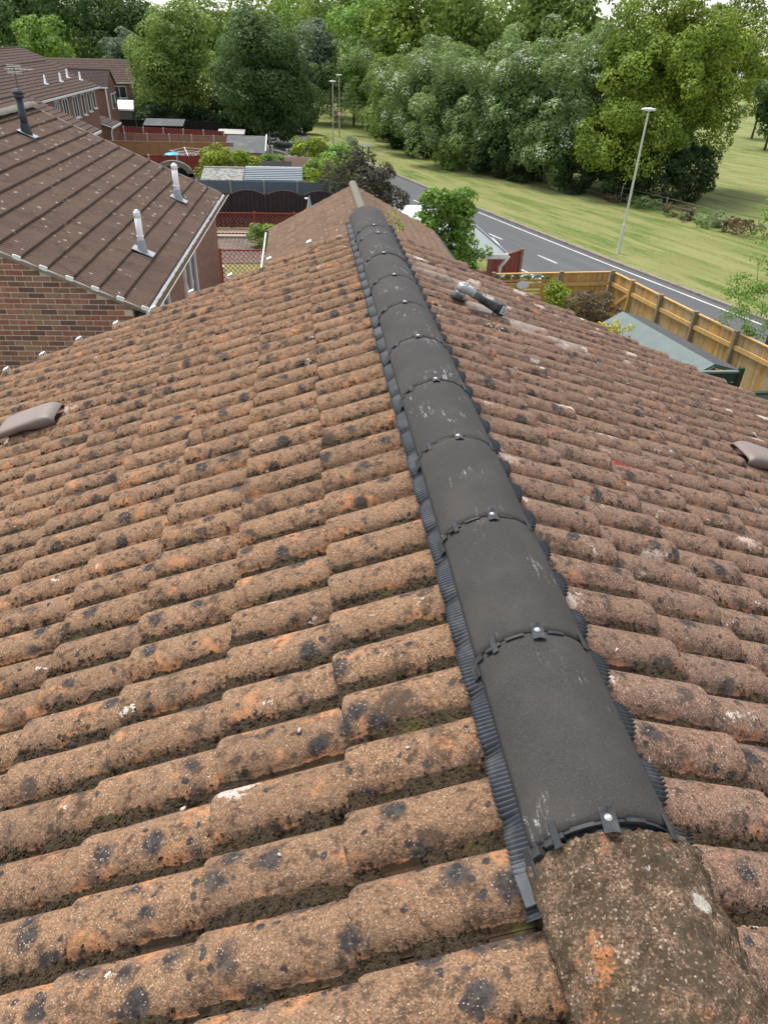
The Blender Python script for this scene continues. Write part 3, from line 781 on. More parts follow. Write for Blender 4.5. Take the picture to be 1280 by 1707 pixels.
E = lambda x, y, z, rx, ry, rz: ((x, y, z), (rx, ry, rz))
GB = 'trees of the belt along the road'; GF = 'tall trees far behind the houses'
tree('broad_tree', 'large yellowish-green tree behind the brown garden fences, left of the round dark tree', -12.8, 88, 'mid', [E(0, 0, 6.6, 4.2, 4, 3.9), E(-1, 0, 4.2, 3.6, 3.5, 2.8), E(1.2, 0, 8.6, 2.5, 2.5, 2.3)], 22000, .27, 130, 1.15, .3, seed=1)
tree('sycamore_tree', 'round dense dark green tree at the end of the gardens beside the road', -3.6, 79, 'deep', [E(0, 0, 6., 4.4, 4.2, 4.2), E(1., 0, 3.8, 4.0, 3.8, 2.6), E(-.5, 0, 8.4, 2.9, 2.8, 2.2)], 28000, .26, 150, 1.1, .3, seed=2)
tree('dark_tree', 'dark broad tree mass at the top left corner', -37.6, 122, 'deep', [E(0, 0, 10, 7, 6, 6.5)], 9000, .5, 60, 2., .35, GF, 3)
tree('dark_tree', 'dark domed tree behind the silver-leaved tree and terrace roofs', -27.0, 126, 'deep', [E(0, 0, 8.2, 8.4, 6, 5.6), E(3, 0, 10, 4.5, 4.5, 4.4)], 12000, .5, 80, 1.9, .35, GF, 4)
tree('light_tree', 'lighter green feathery tree just above the terrace roofs at left', -30.3, 106, 'fresh', [E(0, 0, 7, 3.2, 3, 3.4), E(1, 0, 5, 3.4, 3, 2.)], 6000, .4, 55, 1.1, .2, GF, 5)
tree('silver_tree', 'pale silver-green rounded tree rising behind the far brick houses', -20.6, 101, 'grey', [E(0, 0, 6.6, 2.3, 2.3, 2.2), E(0, 0, 4.5, 2.6, 2.3, 2)], 5000, .34, 50, .8, .2, GF, 6)
for i, (X, Y, mt, h, r, lab) in enumerate([
  (-13, 136, 'mid', 14.3, 5.2, 'mid-green tree far back, left shoulder of the large yellowish tree'), (-7.0, 142, 'mid', 16.6, 5.8, 'tall mid-green far tree above the gap between the two big garden trees'),
  (-0.9, 135, 'fresh', 16.4, 5.2, 'fresh green far tree rising above the round dark tree'), (4.8, 121, 'mid', 17.5, 4.6, 'tall tree at the top of the photo above the two lamps'),
  (1.6, 108, 'grey', 11.4, 3.2, 'drooping grey-green tree directly right of the round dark tree'), (8.7, 117, 'fresh', 14.5, 4.8, 'fresh green tree behind the pair of street lamps'),
  (8.6, 101, 'fresh', 15.2, 3.9, 'bright tree top behind the left end of the roadside belt'), (11.6, 92, 'olive', 15.2, 4.0, 'yellowish tree top behind the white-flowering belt, left of centre'),
  (17.5, 86, 'mid', 16.2, 4.6, 'mid-green tree top behind the centre of the flowering belt'), (23.4, 81, 'mid', 16.2, 4.5, 'mid-green tree top behind the right part of the flowering belt'),
  (27.5, 80, 'mid', 16.2, 4.6, 'fresh green tree top peeping left of the yellow-green maple')]):
    tree('woodland_tree', lab, X, Y, mt, [E(0, 0, h*.62, r, r, h*.38), E(r*.3, 0, h*.4, r*.9, r*.8, h*.25)], 8000, .42, 60, 1.5, .3, GF, 10+i)
for i, (X, Y, mt, h, r, n, bl, lab) in enumerate([
  (7.0, 105, 'haw', 10.9, 3.7, 8000, 60, 'leftmost grey-green tree of the roadside belt, beside the far lamp'), (9.6, 93, 'haw', 11.2, 3.6, 9000, 200, 'domed grey-green tree of the belt flecked with white blossom'),
  (9.8, 81, 'mid', 8.1, 2.8, 9000, 0, 'bright mid-green pointed tree in front of the roadside belt'), (11.2, 75, 'haw', 9.2, 3.2, 9000, 500, 'small flowering tree right of the pointed bright green one'),
  (12.6, 67, 'haw', 8.7, 3.0, 11000, 120, 'grey-green belt tree with a dark hollow under its branches'), (15.4, 63, 'haw', 9.5, 3.2, 12000, 260, 'tall rounded belt tree with scattered blossom, mid belt'),
  (18.0, 59, 'haw', 10., 3.3, 14000, 700, 'belt tree most thickly covered in white blossom'), (19.6, 55, 'haw', 10., 2.8, 13000, 420, 'flowering belt tree touching the yellow-green maple')]):
    tree('hawthorn_tree' if mt == 'haw' else 'belt_tree', lab, X, Y, mt, [E(0, 0, h*.62, r*1.12, r, h*.36), E(-.3, -.2*r, h*.34, r*1.2, r, h*.28), E(r*.7, 0, h*.5, r*.8, r*.8, h*.34)], int(n*1.9), .20, 150, .75, .18, GB, 40+i, blossom=bl)
tree('maple_tree', 'tallest yellow-green tree of the belt, behind the nearest street lamp', 23.3, 52.5, 'olive', [E(0, 0, 6.8, 4.5, 4.3, 4.5), E(-.6, -.5, 4.0, 4.4, 4, 2.7), E(.8, 0, 8.9, 3.4, 3, 2.8)], 52000, .20, 210, .85, .3, GB, 60, twig=14)
tree('ash_tree', 'looser olive tree with bare twig tips against the sky at top right', 28.4, 55.5, 'olive', [E(0, 0, 6.4, 3.4, 3.4, 4.2), E(.6, 0, 9.4, 2.6, 2.6, 2.4)], 22000, .20, 120, .75, .2, GB, 61, twig=60)
tree('sapling_tree', 'sunlit yellow-green tree at the right edge beyond the field', 60.5, 101, 'yellow', [E(0, 0, 7, 3.4, 3, 3.8)], 5000, .4, 40, 1.2, .2, GB, 62)
tree('dark_tree', 'dark rounded tree at the right edge across the field', 53.5, 86, 'deep', [E(0, 0, 4.4, 3.6, 3, 2.8)], 5000, .36, 40, 1., .2, GB, 63)
for i, (X, Y, r, h, mt, lab) in enumerate([(9.5, 86, 1.6, 2.2, 'ivy', 'dark low shrub under the left end of the belt'), (11.2, 72, 1.5, 2.3, 'ivy', 'dark rounded shrub under the bright pointed tree'), (13.0, 64.5, 1.6, 2.2, 'mid', 'light green low bush at the foot of the belt'),
  (14.8, 62, 1.3, 1.8, 'ivy', 'dark shrub in the hollow beneath the belt branches'), (17.4, 57.6, 1.5, 2., 'ivy', 'ivy shrub under the blossom-laden tree'), (19.2, 53, 1.5, 2.4, 'ivy', 'leafy shrub at the foot of the flowering tree beside the maple'),
  (21.6, 50.2, 1.7, 2.8, 'ivy', 'ivy thicket below the left half of the maple'), (24.2, 49.4, 2.0, 3.2, 'ivy', 'tall ivy thicket below the right half of the maple'), (26.4, 50.4, 1.4, 3.4, 'ivy', 'ivy bank ending at the field below the maple'),
  (16.2, 60, 1.5, 2.4, 'ivy', 'shrub between two trunks in the middle of the belt'), (10.2, 79, 1.4, 2.2, 'ivy', 'dark shrub in the shade right of the far lamp')]):
    tree('shrub', lab, X, Y, mt, [E(0, 0, h*.5, r, r, h*.5)], 5000, .2, 40, .5, .06, 'undergrowth along the belt', 80+i, 'shrub', limbs=2)
for i, (X, Y, r, h) in enumerate([(-17.5, 93, 2.6, 3.4), (-13, 95, 2.8, 3.6), (-8.6, 94, 2.6, 3.4), (-5.2, 90, 2.4, 3.2), (-.6, 92, 2.2, 3.), (-14.5, 84.5, 1.8, 2.8), (-10.2, 85, 1.9, 2.8), (-6.4, 83.5, 1.8, 2.6)]):
    tree('shrub', ['dark thicket at the left foot of the yellowish-green tree', 'dark thicket right behind the yellowish-green tree trunk', 'dark thicket between the two big garden trees', 'dark thicket behind the round dark tree', 'dark thicket where the road vanishes', 'shaded shrub behind the black fence, left', 'shaded shrub behind the black fence, middle', 'shaded shrub behind the pale flat roof'][i], X, Y, 'ivy', [E(0, 0, h*.5, r, r*.6, h*.5)], 4500, .3, 40, .7, .08, 'thickets behind the gardens', 140+i, 'shrub', limbs=2)
for i, (X, Y, h, r) in enumerate([(-60, 150, 17, 9), (-46, 165, 18, 9), (-38, 170, 16, 7), (2, 165, 19, 8), (14, 150, 18, 8), (26, 140, 17, 8), (36, 125, 15, 7)]):
    tree('woodland_tree', ['very large far tree off the left frame edge', 'far tree backing the dark trees at top left', 'far tree just left of the gap of sky', 'far treetop over the twin lamps', 'far treetop left of centre above the flowering belt', 'far treetop above the middle of the flowering belt', 'far treetop left of the gap of sky at right'][i], X, Y, 'mid', [E(0, 0, h*.6, r, r*.7, h*.4), E(0, 0, h*.3, r, r*.7, h*.3)], 9000, .6, 60, 2.2, .35, GF, 160+i)
# garden shrubs
tree('garden_bush', 'fresh green leafy bush rising beyond the right slope, in front of the road', 4.42, 24.0, 'fresh', [E(0, 0, 2.95, 1.05, .5, 1.0), E(.4, 0, 3.75, .5, .4, .55), E(-.45, 0, 3.75, .42, .4, .5), E(.45, 0, 2.2, .85, .5, .8), E(-.3, 0, 2.4, .95, .5, .8)], 9000, .13, 130, .24, .05, None, 100, 'bush', twig=16)
tree('smoke_bush', 'dark purple-brown bush behind the far brown ridge', 2.75, 40, 'purple', [E(0, 0, 2.0, 1.75, 1.6, 1.35), E(.4, 0, 1.3, 1.8, 1.6, 1.)], 9000, .15, 100, .38, .06, None, 101, 'bush')
tree('hedge_bush', 'bright lime-green bush behind the mossy shed roof', -4.8, 47.5, 'yellow', [E(0, 0, 2.1, 1.75, .9, .8), E(-1, 0, 1.9, .8, .8, .9), E(.9, 0, 1.8, .9, .8, .7)], 5500, .16, 70, .34, .05, 'garden bushes', 102, 'bush')
tree('garden_bush', 'yellow-green bush left of the purple-brown bush', 1.15, 44.5, 'yellow', [E(0, 0, 1.6, 1.2, .9, .85), E(-.7, 0, 1.1, 1, .8, .7)], 3500, .16, 45, .34, .04, 'garden bushes', 103, 'bush')
tree('garden_bush', 'green hedge right of the blue-grey slatted shed roof', .9, 49, 'fresh', [E(0, 0, 1.2, 1.5, 1, .75), E(1.4, 0, 1.4, 1.4, 1, .8)], 5500, .16, 60, .38, .04, 'garden bushes', 104, 'bush')
tree('garden_bush', 'bright rounded hedge beyond the pink panel at the road edge', .55, 63.5, 'yellow', [E(0, 0, 1.2, 1.5, 1.1, .9)], 3500, .19, 40, .4, .04, 'garden bushes', 105, 'bush')
tree('garden_bush', 'green hedge between the purple-brown bush and the leftmost lamp', 2.6, 56, 'fresh', [E(0, 0, 1.2, 1.5, 1, .9)], 3500, .19, 40, .4, .04, 'garden bushes', 106, 'bush')
tree('garden_bush', 'small green bush beside the grey felt shed', -2.2, 52, 'fresh', [E(0, 0, 1.3, .9, .8, .7)], 2500, .17, 30, .35, .04, 'garden bushes', 107, 'bush')
tree('wispy_sapling', 'pale wispy sapling in the verge in front of the second lamp', 3.7, 63, 'grey', [E(0, 0, 1.5, .8, .8, .8)], 1200, .13, 40, .25, .03, None, 108, 'sapling', twig=10)
tree('patio_bush', 'low green plant behind the lower red trellis', -2.15, 34.6, 'mid', [E(0, 0, .5, .75, .6, .5)], 2200, .12, 30, .25, .03, None, 109, 'bush')
tree('golden_shrub', 'yellow-green shrub in front of the timber fence panels', 7.25, 20.4, 'yellow', [E(0, 0, 1.75, .42, .4, .5), E(.2, 0, 1.3, .5, .45, .5)], 2200, .09, 40, .2, .03, None, 110, 'bush')
tree('rose_bush', 'russet and green bush with pale flowers by the fence corner', 7.85, 19.0, 'russet', [E(0, 0, 1.75, .65, .6, .5), E(.3, 0, 1.3, .7, .6, .5)], 4200, .085, 60, .22, .03, None, 111, 'bush', blossom=3)
tree('golden_privet', 'bright yellow small shrub at the left end of the green felt roof', 7.0, 15.6, 'gold', [E(0, 0, 2.35, .26, .22, .22), E(.42, -.2, 2.3, .10, .10, .26), E(.1, 0, 1.9, .2, .2, .3)], 1500, .06, 26, .13, .02, None, 112, 'bush')
tree('pepper_tree', 'feathery bright green branches hanging in at the right edge', 12.35, 17.0, 'fresh', [E(-.55, 0, 4.3, .85, .9, 1.5), E(-.6, .3, 2.4, .9, .9, .9), E(.2, 0, 5.0, .9, .9, 1.3)], 9000, .06, 120, .22, .05, None, 113, 'tree', twig=40, inner=.2, hemi=.1, up=.1)
tree('fence_creeper', 'small green sprig growing over the top of the timber fence', 11.5, 16.75, 'fresh', [E(0, 0, .12, .22, .2, .14)], 260, .07, 12, .12, .01, None, 114, 'plant', zb=gz(16.7)+1.75, limbs=2)
tree('roof_weed', 'pale green weed sprouting from the roof right of the ridge end', .25, 5.3, 'yellow', [E(0, 0, .16, .07, .07, .13)], 160, .022, 16, .035, .004, None, 115, 'weed', zb=-.36, limbs=2)
for i, (X, Y, s) in enumerate([(20.9, 49.9, .5), (22.0, 47.0, .55), (22.9, 44.0, .6), (23.5, 41.5, .7), (24.4, 39.0, .7)]):
    tree('field_weed', ['tuft of rough weeds by the wire fence below the ivy', 'rough weeds along the wire fence, second tuft from the ivy', 'rough weeds along the wire fence, third tuft from the ivy', 'dark clump of weeds midway along the wire fence', 'rough weeds at the right end of the wire fence'][i], X, Y, 'haw' if i % 2 else 'russet', [E(0, 0, s*.5, s*1.6, 1.6, s*.5)], 1500, .12, 30, .22, .02, 'weeds along the field edge', 120+i, 'weeds', limbs=1)

# ---------------------------------------------------------------- brick and roof materials for the buildings around
def brick_tex(name, a, b, mort, axis='xz', sc=1.):
    q = NT(name); P = q.obj(); x, y, z = q.sep(P)
    cb = q.n('CombineXYZ'); q.put(x if axis == 'xz' else y, cb.inputs[0]); q.put(z, cb.inputs[1])
    t = q.n('TexBrick'); q.put(cb.outputs[0], t.inputs['Vector']); q.put(a, t.inputs['Color1']); q.put(b, t.inputs['Color2']); q.put(mort, t.inputs['Mortar'])
    t.inputs['Scale'].default_value = 1; t.inputs['Mortar Size'].default_value = .006; t.inputs['Brick Width'].default_value = .225; t.inputs['Row Height'].default_value = .075; t.inputs['Bias'].default_value = -.2
    c = q.mix(q.ma('MULTIPLY', q.noise(6, 4), .5), t.outputs['Color'], (.10, .06, .045))
    return q.out(c, .9, q.bump(t.outputs['Fac'], .5, -.008), .1)
M_BRICKX = brick_tex('red brick wall x', (.30, .145, .095), (.21, .105, .078), (.38, .33, .27), 'xz')
M_BRICKY = brick_tex('red brick wall y', (.30, .145, .095), (.21, .105, .078), (.38, .33, .27), 'yz')
def far_tile_mat(name, base, lich=.8):
    q = NT(name); P = q.pos()
    c = q.mix(q.noise(60, 4, .7), tuple(x*.55 for x in base), tuple(x*1.35 for x in base))
    c = q.mix(q.ma('MULTIPLY', q.rnd(), .5), c, tuple(x*.62 for x in base))
    c = q.mix(q.ma('MULTIPLY', q.ss(q.noise(5, 5, .65), .5, .68), .55), c, (.07, .055, .042))
    wv = q.vadd(P, q.noise(14, 3, col=True), .08); vc = q.sep(q.vor(7.5, wv, out='Color'))
    ws = q.ma('MULTIPLY', q.ss(vc[0], lich, lich+.02), q.ss(q.ma('ADD', q.vor(7.5, wv), q.ma('MULTIPLY', q.noise(40, 4, .7), .35)), .46, .34))
    c = q.mix(q.ma('MULTIPLY', ws, .85), c, (.40, .355, .30))
    return q.out(c, .95, q.bump(q.noise(90, 4, .7), .6, .01), .1)
M_NT = far_tile_mat('brown ribbed tile', (.160, .110, .084), .70)
M_BT = far_tile_mat('tan flat tile', (.225, .150, .105), .80)
M_FT = far_tile_mat('far brown tile', (.10, .068, .056), .88)
M_FDARK = far_tile_mat('far dark tile', (.085, .065, .06), .95)
M_OLDRIDGE2 = simple('pale lichened ridge', (.20, .182, .152), .95, .6, 14, .1, bump=.6, dirt=.6, dirtcol=(.12, .095, .07))
M_LEAD = simple('grey lead', (.34, .36, .38), .6, .5, 18, .4, metal=.2)
M_GUT = simple('grey gutter', (.36, .36, .35), .5, .5, 12, .3, dirt=.7, dirtcol=(.05, .045, .035))
M_GLASS = simple('dark window glass', (.03, .036, .042), .08, .1, 3, .6)
M_MORTB = simple('pale brick mortar', (.62, .55, .45), .95, .4, 40, .1, bump=.5)
BR = []
for i, c in enumerate([(.38, .19, .125), (.33, .17, .115), (.29, .16, .115), (.23, .125, .096), (.18, .105, .088), (.35, .21, .14), (.34, .145, .10)]):
    BR.append(simple('brick %d' % i, c, .92, .7, 22, .1, bump=.5, dirt=.35, dirtcol=(.09, .06, .05)))

def window(parent, x0, x1, z0, z1, face, at, axis='x', bars=1, sill=True, open_=False):
    """white framed window on a wall; axis 'x': the wall runs along x and faces -y at y=at; axis 'y': runs along y and faces +x at x=at"""
    def P(u, d, z): return (u, at-d*1., z) if axis == 'x' else (at+d, u, z)
    def bx(mb, u0, u1, d0, d1, za, zb):
        a = P(u0, d0, za); b = P(u1, d1, zb); mb.box(tuple(min(i, j) for i, j in zip(a, b)), tuple(max(i, j) for i, j in zip(a, b)))
    t = .06; mb = MB()
    bx(mb, x0, x1, -.02, .05, z0, z0+t); bx(mb, x0, x1, -.02, .05, z1-t, z1); bx(mb, x0, x0+t, -.02, .05, z0+t, z1-t); bx(mb, x1-t, x1, -.02, .05, z0+t, z1-t)
    for b in range(bars):
        u = x0+(x1-x0)*(b+1)/(bars+1); bx(mb, u-t/2, u+t/2, -.02, .048, z0+t, z1-t)
    wd = mb.build('window', M_WHITE, parent)
    mb = MB(); bx(mb, x0+t*.5, x1-t*.5, -.015, .012, z0+t*.5, z1-t*.5); mb.build('pane', M_GLASS, wd)
    if sill: mb = MB(); bx(mb, x0-.06, x1+.06, .051, .15, z0-.06, z0-.003); mb.build('sill', M_WHITE, wd)
    return wd

# ---------------------------------------------------------------- left neighbour: brick gable, ribbed brown roof
NH = thing('neighbour_house', 'brick house at left with brown ribbed tile roof, two white flues and black vent pipe', 'house', (-2.6, 9.2, 0), -.045)
NP = radians(23); NE = -2.2; NL = 8.15; NS = 4.2; NG = .334; NW = .30
def npt(su, y, w=0):              # local: su up the slope from the eave
    return Vector((-su*cos(NP)+w*sin(NP), y, NE+su*sin(NP)+w*cos(NP)))
def nmat(su, y, w=0):             # x along the house, y down the slope, z normal
    o = npt(su, y, w); yd = Vector((cos(NP), 0, -sin(NP))); z = Vector((sin(NP), 0, cos(NP))); x = yd.cross(z)
    return Matrix(((x.x, yd.x, z.x, o.x), (x.y, yd.y, z.y, o.y), (x.z, yd.z, z.z, o.z), (0, 0, 0, 1)))
def ribbed_tile(name, mat, W, L, ribs, amp, th, tilt, seed, flat=.35):
    V = []; cols = ribs*6; vs = [0, L*.5, L-.012, L]; dz = [0, 0, 0, -.006]
    for j, v in enumerate(vs):
        for i in range(cols+1):
            u = i/cols*ribs; t = abs(u-math.floor(u)-.5)*2; h = amp*max(0, (1-(t/(1-flat))**2)) ** .55 if t < 1-flat else 0
            V.append((-W/2+W*i/cols, v, -amp-tilt+tilt*v/L+h+dz[j]+.0015*mnoise.noise(Vector((i*.5, v*9, seed)))))
    n = cols+1; b = len(V)
    for i in range(n): x, y, z = V[3*n+i]; V.append((x, y-.001, z-th))
    F = [(j*n+i, j*n+i+1, (j+1)*n+i+1, (j+1)*n+i) for j in range(3) for i in range(cols)] + [(3*n+i, 3*n+i+1, b+i+1, b+i) for i in range(cols)]
    return mesh(name, V, F, mat)
NT_VAR = [ribbed_tile('roof_tile', M_NT, NW, .41, 4, .040, .036, .046, i, .1) for i in range(5)]
ncrs = int(NS/NG); cand = []
for k in range(ncrs+1):
    for j in range(int(NL/NW)):
        su = k*NG; yy = NW*(j+.5)+.0; p = npt(su+.17, yy); pw = NH.matrix_basis @ p if False else Vector((p.x*cos(-.045)-p.y*sin(-.045)-2.6, p.x*sin(-.045)+p.y*cos(-.045)+9.2, p.z))
        px = project(pw); cand.append((0 if -30 < px[0] < 1300 else 1, px[2], su, yy))
cand.sort(); Vs, Fs, n = [], [], 0
for i, (bad, dist, su, yy) in enumerate(cand):
    top = su+.41 > NS+.05
    M = nmat(su+.41+random.uniform(-.003, .003), yy, random.uniform(-.001, .001)) @ Matrix.Rotation(random.uniform(-.006, .006), 4, 'Z'); me = random.choice(NT_VAR)
    if not bad and i < 300: obj('roof_tile', me, NH, mw=M)
    else:
        v = np.array([M @ x.co for x in me.vertices]); Vs.append(v); Fs.append(np.array([p.vertices[:] for p in me.polygons])+n); n += len(v)
if Vs: stuff(obj('tile_field', fastmesh('tile_field', np.concatenate(Vs), np.concatenate(Fs), M_NT), NH))
mb = MB()                         # far slope, gable walls, soffits
hw = NS*cos(NP)+.0; rz = NE+NS*sin(NP); g0 = gz(12)-.3
mb.add([(-hw, 0, rz-.02), (-2*hw, 0, NE-.02), (-2*hw, NL, NE-.02), (-hw, NL, rz-.02), (-hw, 0, rz-.1), (-2*hw, 0, NE-.1), (-2*hw, NL, NE-.1), (-hw, NL, rz-.1)], [(0, 1, 2, 3), (7, 6, 5, 4), (0, 4, 5, 1), (2, 6, 7, 3)]); mb.build('far_slope', M_NT, NH)
mb = MB()                         # core walls (brick outer leaf sits in front)
wx0, wx1, wy0, wy1 = -2*hw+.25, -.22, .10, NL-.1
def wall_poly(y, off):            # gable outline
    return [(wx0, y, g0), (wx1, y, g0), (wx1, y, NE-.02+.0), (-hw, y, rz-.14), (wx0, y, NE-.02)]
a = wall_poly(wy0-.037, 0); b = wall_poly(wy1, 0)
mb.add(a+b, [(0, 1, 2, 3, 4), (9, 8, 7, 6, 5), (0, 5, 6, 1), (4, 9, 5, 0), (1, 6, 7, 2)])
wn = mb.build('wall', M_MORTB, NH)
mb = MB(); mb.box((wx1, wy0, g0), (wx1+.012, wy1, NE-.12)); mb.build('side_wall', M_BRICKY, NH)
# bricks of the gable that faces us, one by one
bm_ = MB(); bm_.box((0, 0, 0), (.211, .05, .061), None, .003); BME = []
for mt in BR:
    me = bm_.me('brick', mt); BME.append(me)
cnt = 0; zt = NE + .55
bk = []
for r in range(60):
    z = zt - r*.075
    for c in range(40):
        x = -.22 - .225*c - (.1125 if r % 2 else 0) - .215
        # under the sloping verge
        xt = x+.107; limit = NE-.10 + (-max(xt, x) - .0)*tan(NP)*1. - .02
        if z+.065 > NE - .06 + min(-x, -(x+.215))*tan(NP) + .03: continue
        pz = project((-2.6+x, 9.3, z)); bk.append((0 if (pz[0] > -60 and z > -4.35) else 1, r, x, z))
small = []
for bad, r, x, z in sorted(bk):
    if bad or cnt >= 300: small.append((x, z)); continue
    obj('brick', random.choice(BME), NH, (x, wy0-.045+random.uniform(-.002, .002), z), (0, 0, random.uniform(-.004, .004))); cnt += 1
V, F = [], []
mb = MB()
for x, z in small:
    if z > g0: mb.box((x, wy0-.045, z), (x+.215, wy0+.0, z+.065))
if small: stuff(mb.build('brick_field', BR[1], NH))
print('bricks', cnt, len(small))
for k in range(ncrs+1):            # verge mortar and white clips on the near gable
    mb = MB(); mb.box((-.004, -.045, -.052), (.012, .05, .006), None, .003); mb.box((-.0, -.045, -.0), (.05, -.03, .006), None, .002)
    mb.build('verge_clip', M_WHITE, NH, mw=nmat(k*NG+.02, -.012, .014) @ Matrix.Rotation(random.uniform(-.1, .1), 4, 'Z') @ Matrix.Scale(-1, 4, (1, 0, 0)) if False else nmat(k*NG+.02, -.012, .014))
for yv in (.012, NL-.012): mb = MB(); mb.bar(npt(-.0, yv, -.052), npt(NS, yv, -.052), .05, .05, (0, 1, 0)); mb.build('verge_mortar', M_KERB, NH)
mb = MB(); ny = 40                 # half-round gutter with debris
for j in range(ny+1):
    y = NL*j/ny; 
    for k in range(9):
        a_ = pi*k/8; mb.V.append((.075-.055*cos(a_), y, NE-.045-.05*sin(a_)))
for j in range(ny):
    for k in range(8): mb.F.append((j*9+k, j*9+k+1, (j+1)*9+k+1, (j+1)*9+k))
gt = mb.build('gutter', M_WHITE, NH); md = gt.modifiers.new('t', 'SOLIDIFY'); md.thickness = .004
V = []; 
for j in range(161):
    y = NL*j/160
    for k in range(4): V.append((.035+.027*k, y, NE-.068+.018*mnoise.noise(Vector((y*6, k*1.3, 0)))))
obj('gutter_debris', mesh('gutter_debris', V, [(j*4+k, j*4+k+1, j*4+k+5, j*4+k+4) for j in range(160) for k in range(3)], M_MOSS), NH)
mb = MB(); mb.box((-.02, 0, NE-.22), (.012, NL, NE-.055)); mb.build('fascia', M_WHITE, NH)
mb = MB(); mb.box((wx1+.012, 0, NE-.22), (-.021, NL, NE-.19)); mb.build('soffit', M_WHITE, NH)
for y0, y1, z0 in ((1.15, 2.15, -3.9), (3.6, 4.8, -3.9)): window(NH, y0, y1, z0, -2.55, 1, wx1+.012, 'y', 1)
for i in range(18):                # old ridge tiles
    L = NL/18; mb = MB(); V = []
    for j in range(5):
        for k in range(13):
            a_ = -1.25+2.5*k/12; V.append((-hw+.13*sin(a_), L*(i+j/4)+(.004 if j == 0 else 0), rz-.035+.115*cos(a_)+.008*mnoise.noise(Vector((k*.8, i*4+j, 2)))-(.006 if j in (0, 4) else 0)))
    mb.add(V, [(j*13+k, (j+1)*13+k, (j+1)*13+k+1, j*13+k+1) for j in range(4) for k in range(12)]); mb.build('ridge_tile', M_OLDRIDGE2, NH, True)
def flue(su, y, mat, r, h, name, soil=False):
    p = npt(su, y, 0); e = obj(name, None, NH, p)
    mb = MB(); mb.box((-.12, -.15, -.016), (.12, .19, -.006), nmat(su, y, .016) @ Matrix.Translation(-Vector((0, 0, 0))), .002)
    mb.V = [tuple(Vector(v)-p) for v in mb.V]; mb.build('lead_slate', M_LEAD, e)
    mb = MB(); mb.lathe([(r*1.75, -.06), (r*1.5, .02), (r*1.2, .16), (r*1.12, .17)], 16); mb.build('lead_sleeve', M_TOOL if soil else M_LEAD, e, True)
    mb = MB(); mb.lathe([(r, 0), (r, h), (r*.9, h)], 16); mb.build('pipe', mat, e, True)
    mb = MB()
    if soil: mb.lathe([(r*1.0, h), (r*1.45, h+.01), (r*1.45, h+.05), (r*1.3, h+.055), (r*1.3, h+.065), (r*1.5, h+.07), (r*1.5, h+.1), (r*1.2, h+.13), (r*.9, h+.135), (r*.9, h+.15), (r*.3, h+.155)], 16)
    else:
        mb.lathe([(r*1.1, h*.38), (r*1.14, h*.38+.01), (r*1.14, h*.42), (r*1.0, h*.43)], 16)
        mb.lathe([(r*1.12, h-.06), (r*1.12, h), (r*.95, h+.03), (r*.5, h+.055), (r*.1, h+.06)], 16)
    mb.build('cowl', mat, e, True)
    if not soil:
        mb = MB()
        for i in range(12): a_ = 2*pi*i/12; mb.bar((r*1.12*cos(a_), r*1.12*sin(a_), h-.01), (r*.6*cos(a_), r*.6*sin(a_), h+.052), .006, .006)
        mb.build('cowl_slot', M_DARK, e)
    return e
M_FLUE = simple('white flue', (.86, .87, .87), .4, .2, 20, .4, dirt=.2, dirtcol=(.35, .36, .36))
M_SOIL = simple('black soil pipe', (.035, .04, .05), .5, .3, 25, .4)
flue(.655, 5.975, M_FLUE, .058, .60, 'flue'); flue(.531, 2.135, M_FLUE, .05, .56, 'flue'); flue(3.541, 5.826, M_SOIL, .065, .58, 'vent_pipe', True)

# ---------------------------------------------------------------- bungalow beyond our ridge
BH = thing('bungalow', 'low building beyond the grey ridge with weathered tan tiled roof', 'house', (1.19, 11.5, 0), 0)
BP = radians(27); BZ = -2.97; BLn = 11.75; BS = 3.08
def bpt(side, s, y, w=0): return Vector((side*(s*cos(BP)+w*sin(BP)), y, BZ-s*sin(BP)+w*cos(BP)))
BT_VAR = [ribbed_tile('roof_tile', M_BT, .30, .41, 4, .012, .03, .036, i, .4) for i in range(4)]
cand = []
for side in (-1, 1):
    for k in range(9):
        for j in range(39):
            s = .32*(k+1)+.1; y = BLn-.30*(j+.5); p = bpt(side, s-.2, y); cand.append((0 if (side < 0 and j < 27) or (side > 0 and k < 3 and j < 18) else 1, -y, side, s, y))
cand.sort(); Vs, Fs, n = [], [], 0
for i, (bad, _, side, s, y) in enumerate(cand):
    o = bpt(side, s-.41, y, 0); yd = Vector((side*cos(BP), 0, -sin(BP))); z = Vector((side*sin(BP), 0, cos(BP))); x = yd.cross(z)
    M = Matrix(((x.x, yd.x, z.x, o.x), (x.y, yd.y, z.y, o.y), (x.z, yd.z, z.z, o.z), (0, 0, 0, 1))) @ Matrix.Rotation(random.uniform(-.008, .008), 4, 'Z')
    me = random.choice(BT_VAR)
    if not bad and i < 297: obj('roof_tile', me, BH, mw=M)
    else: v = np.array([M @ q.co for q in me.vertices]); Vs.append(v); Fs.append(np.array([p.vertices[:] for p in me.polygons])+n); n += len(v)
stuff(obj('tile_field', fastmesh('tile_field', np.concatenate(Vs), np.concatenate(Fs), M_BT), BH))
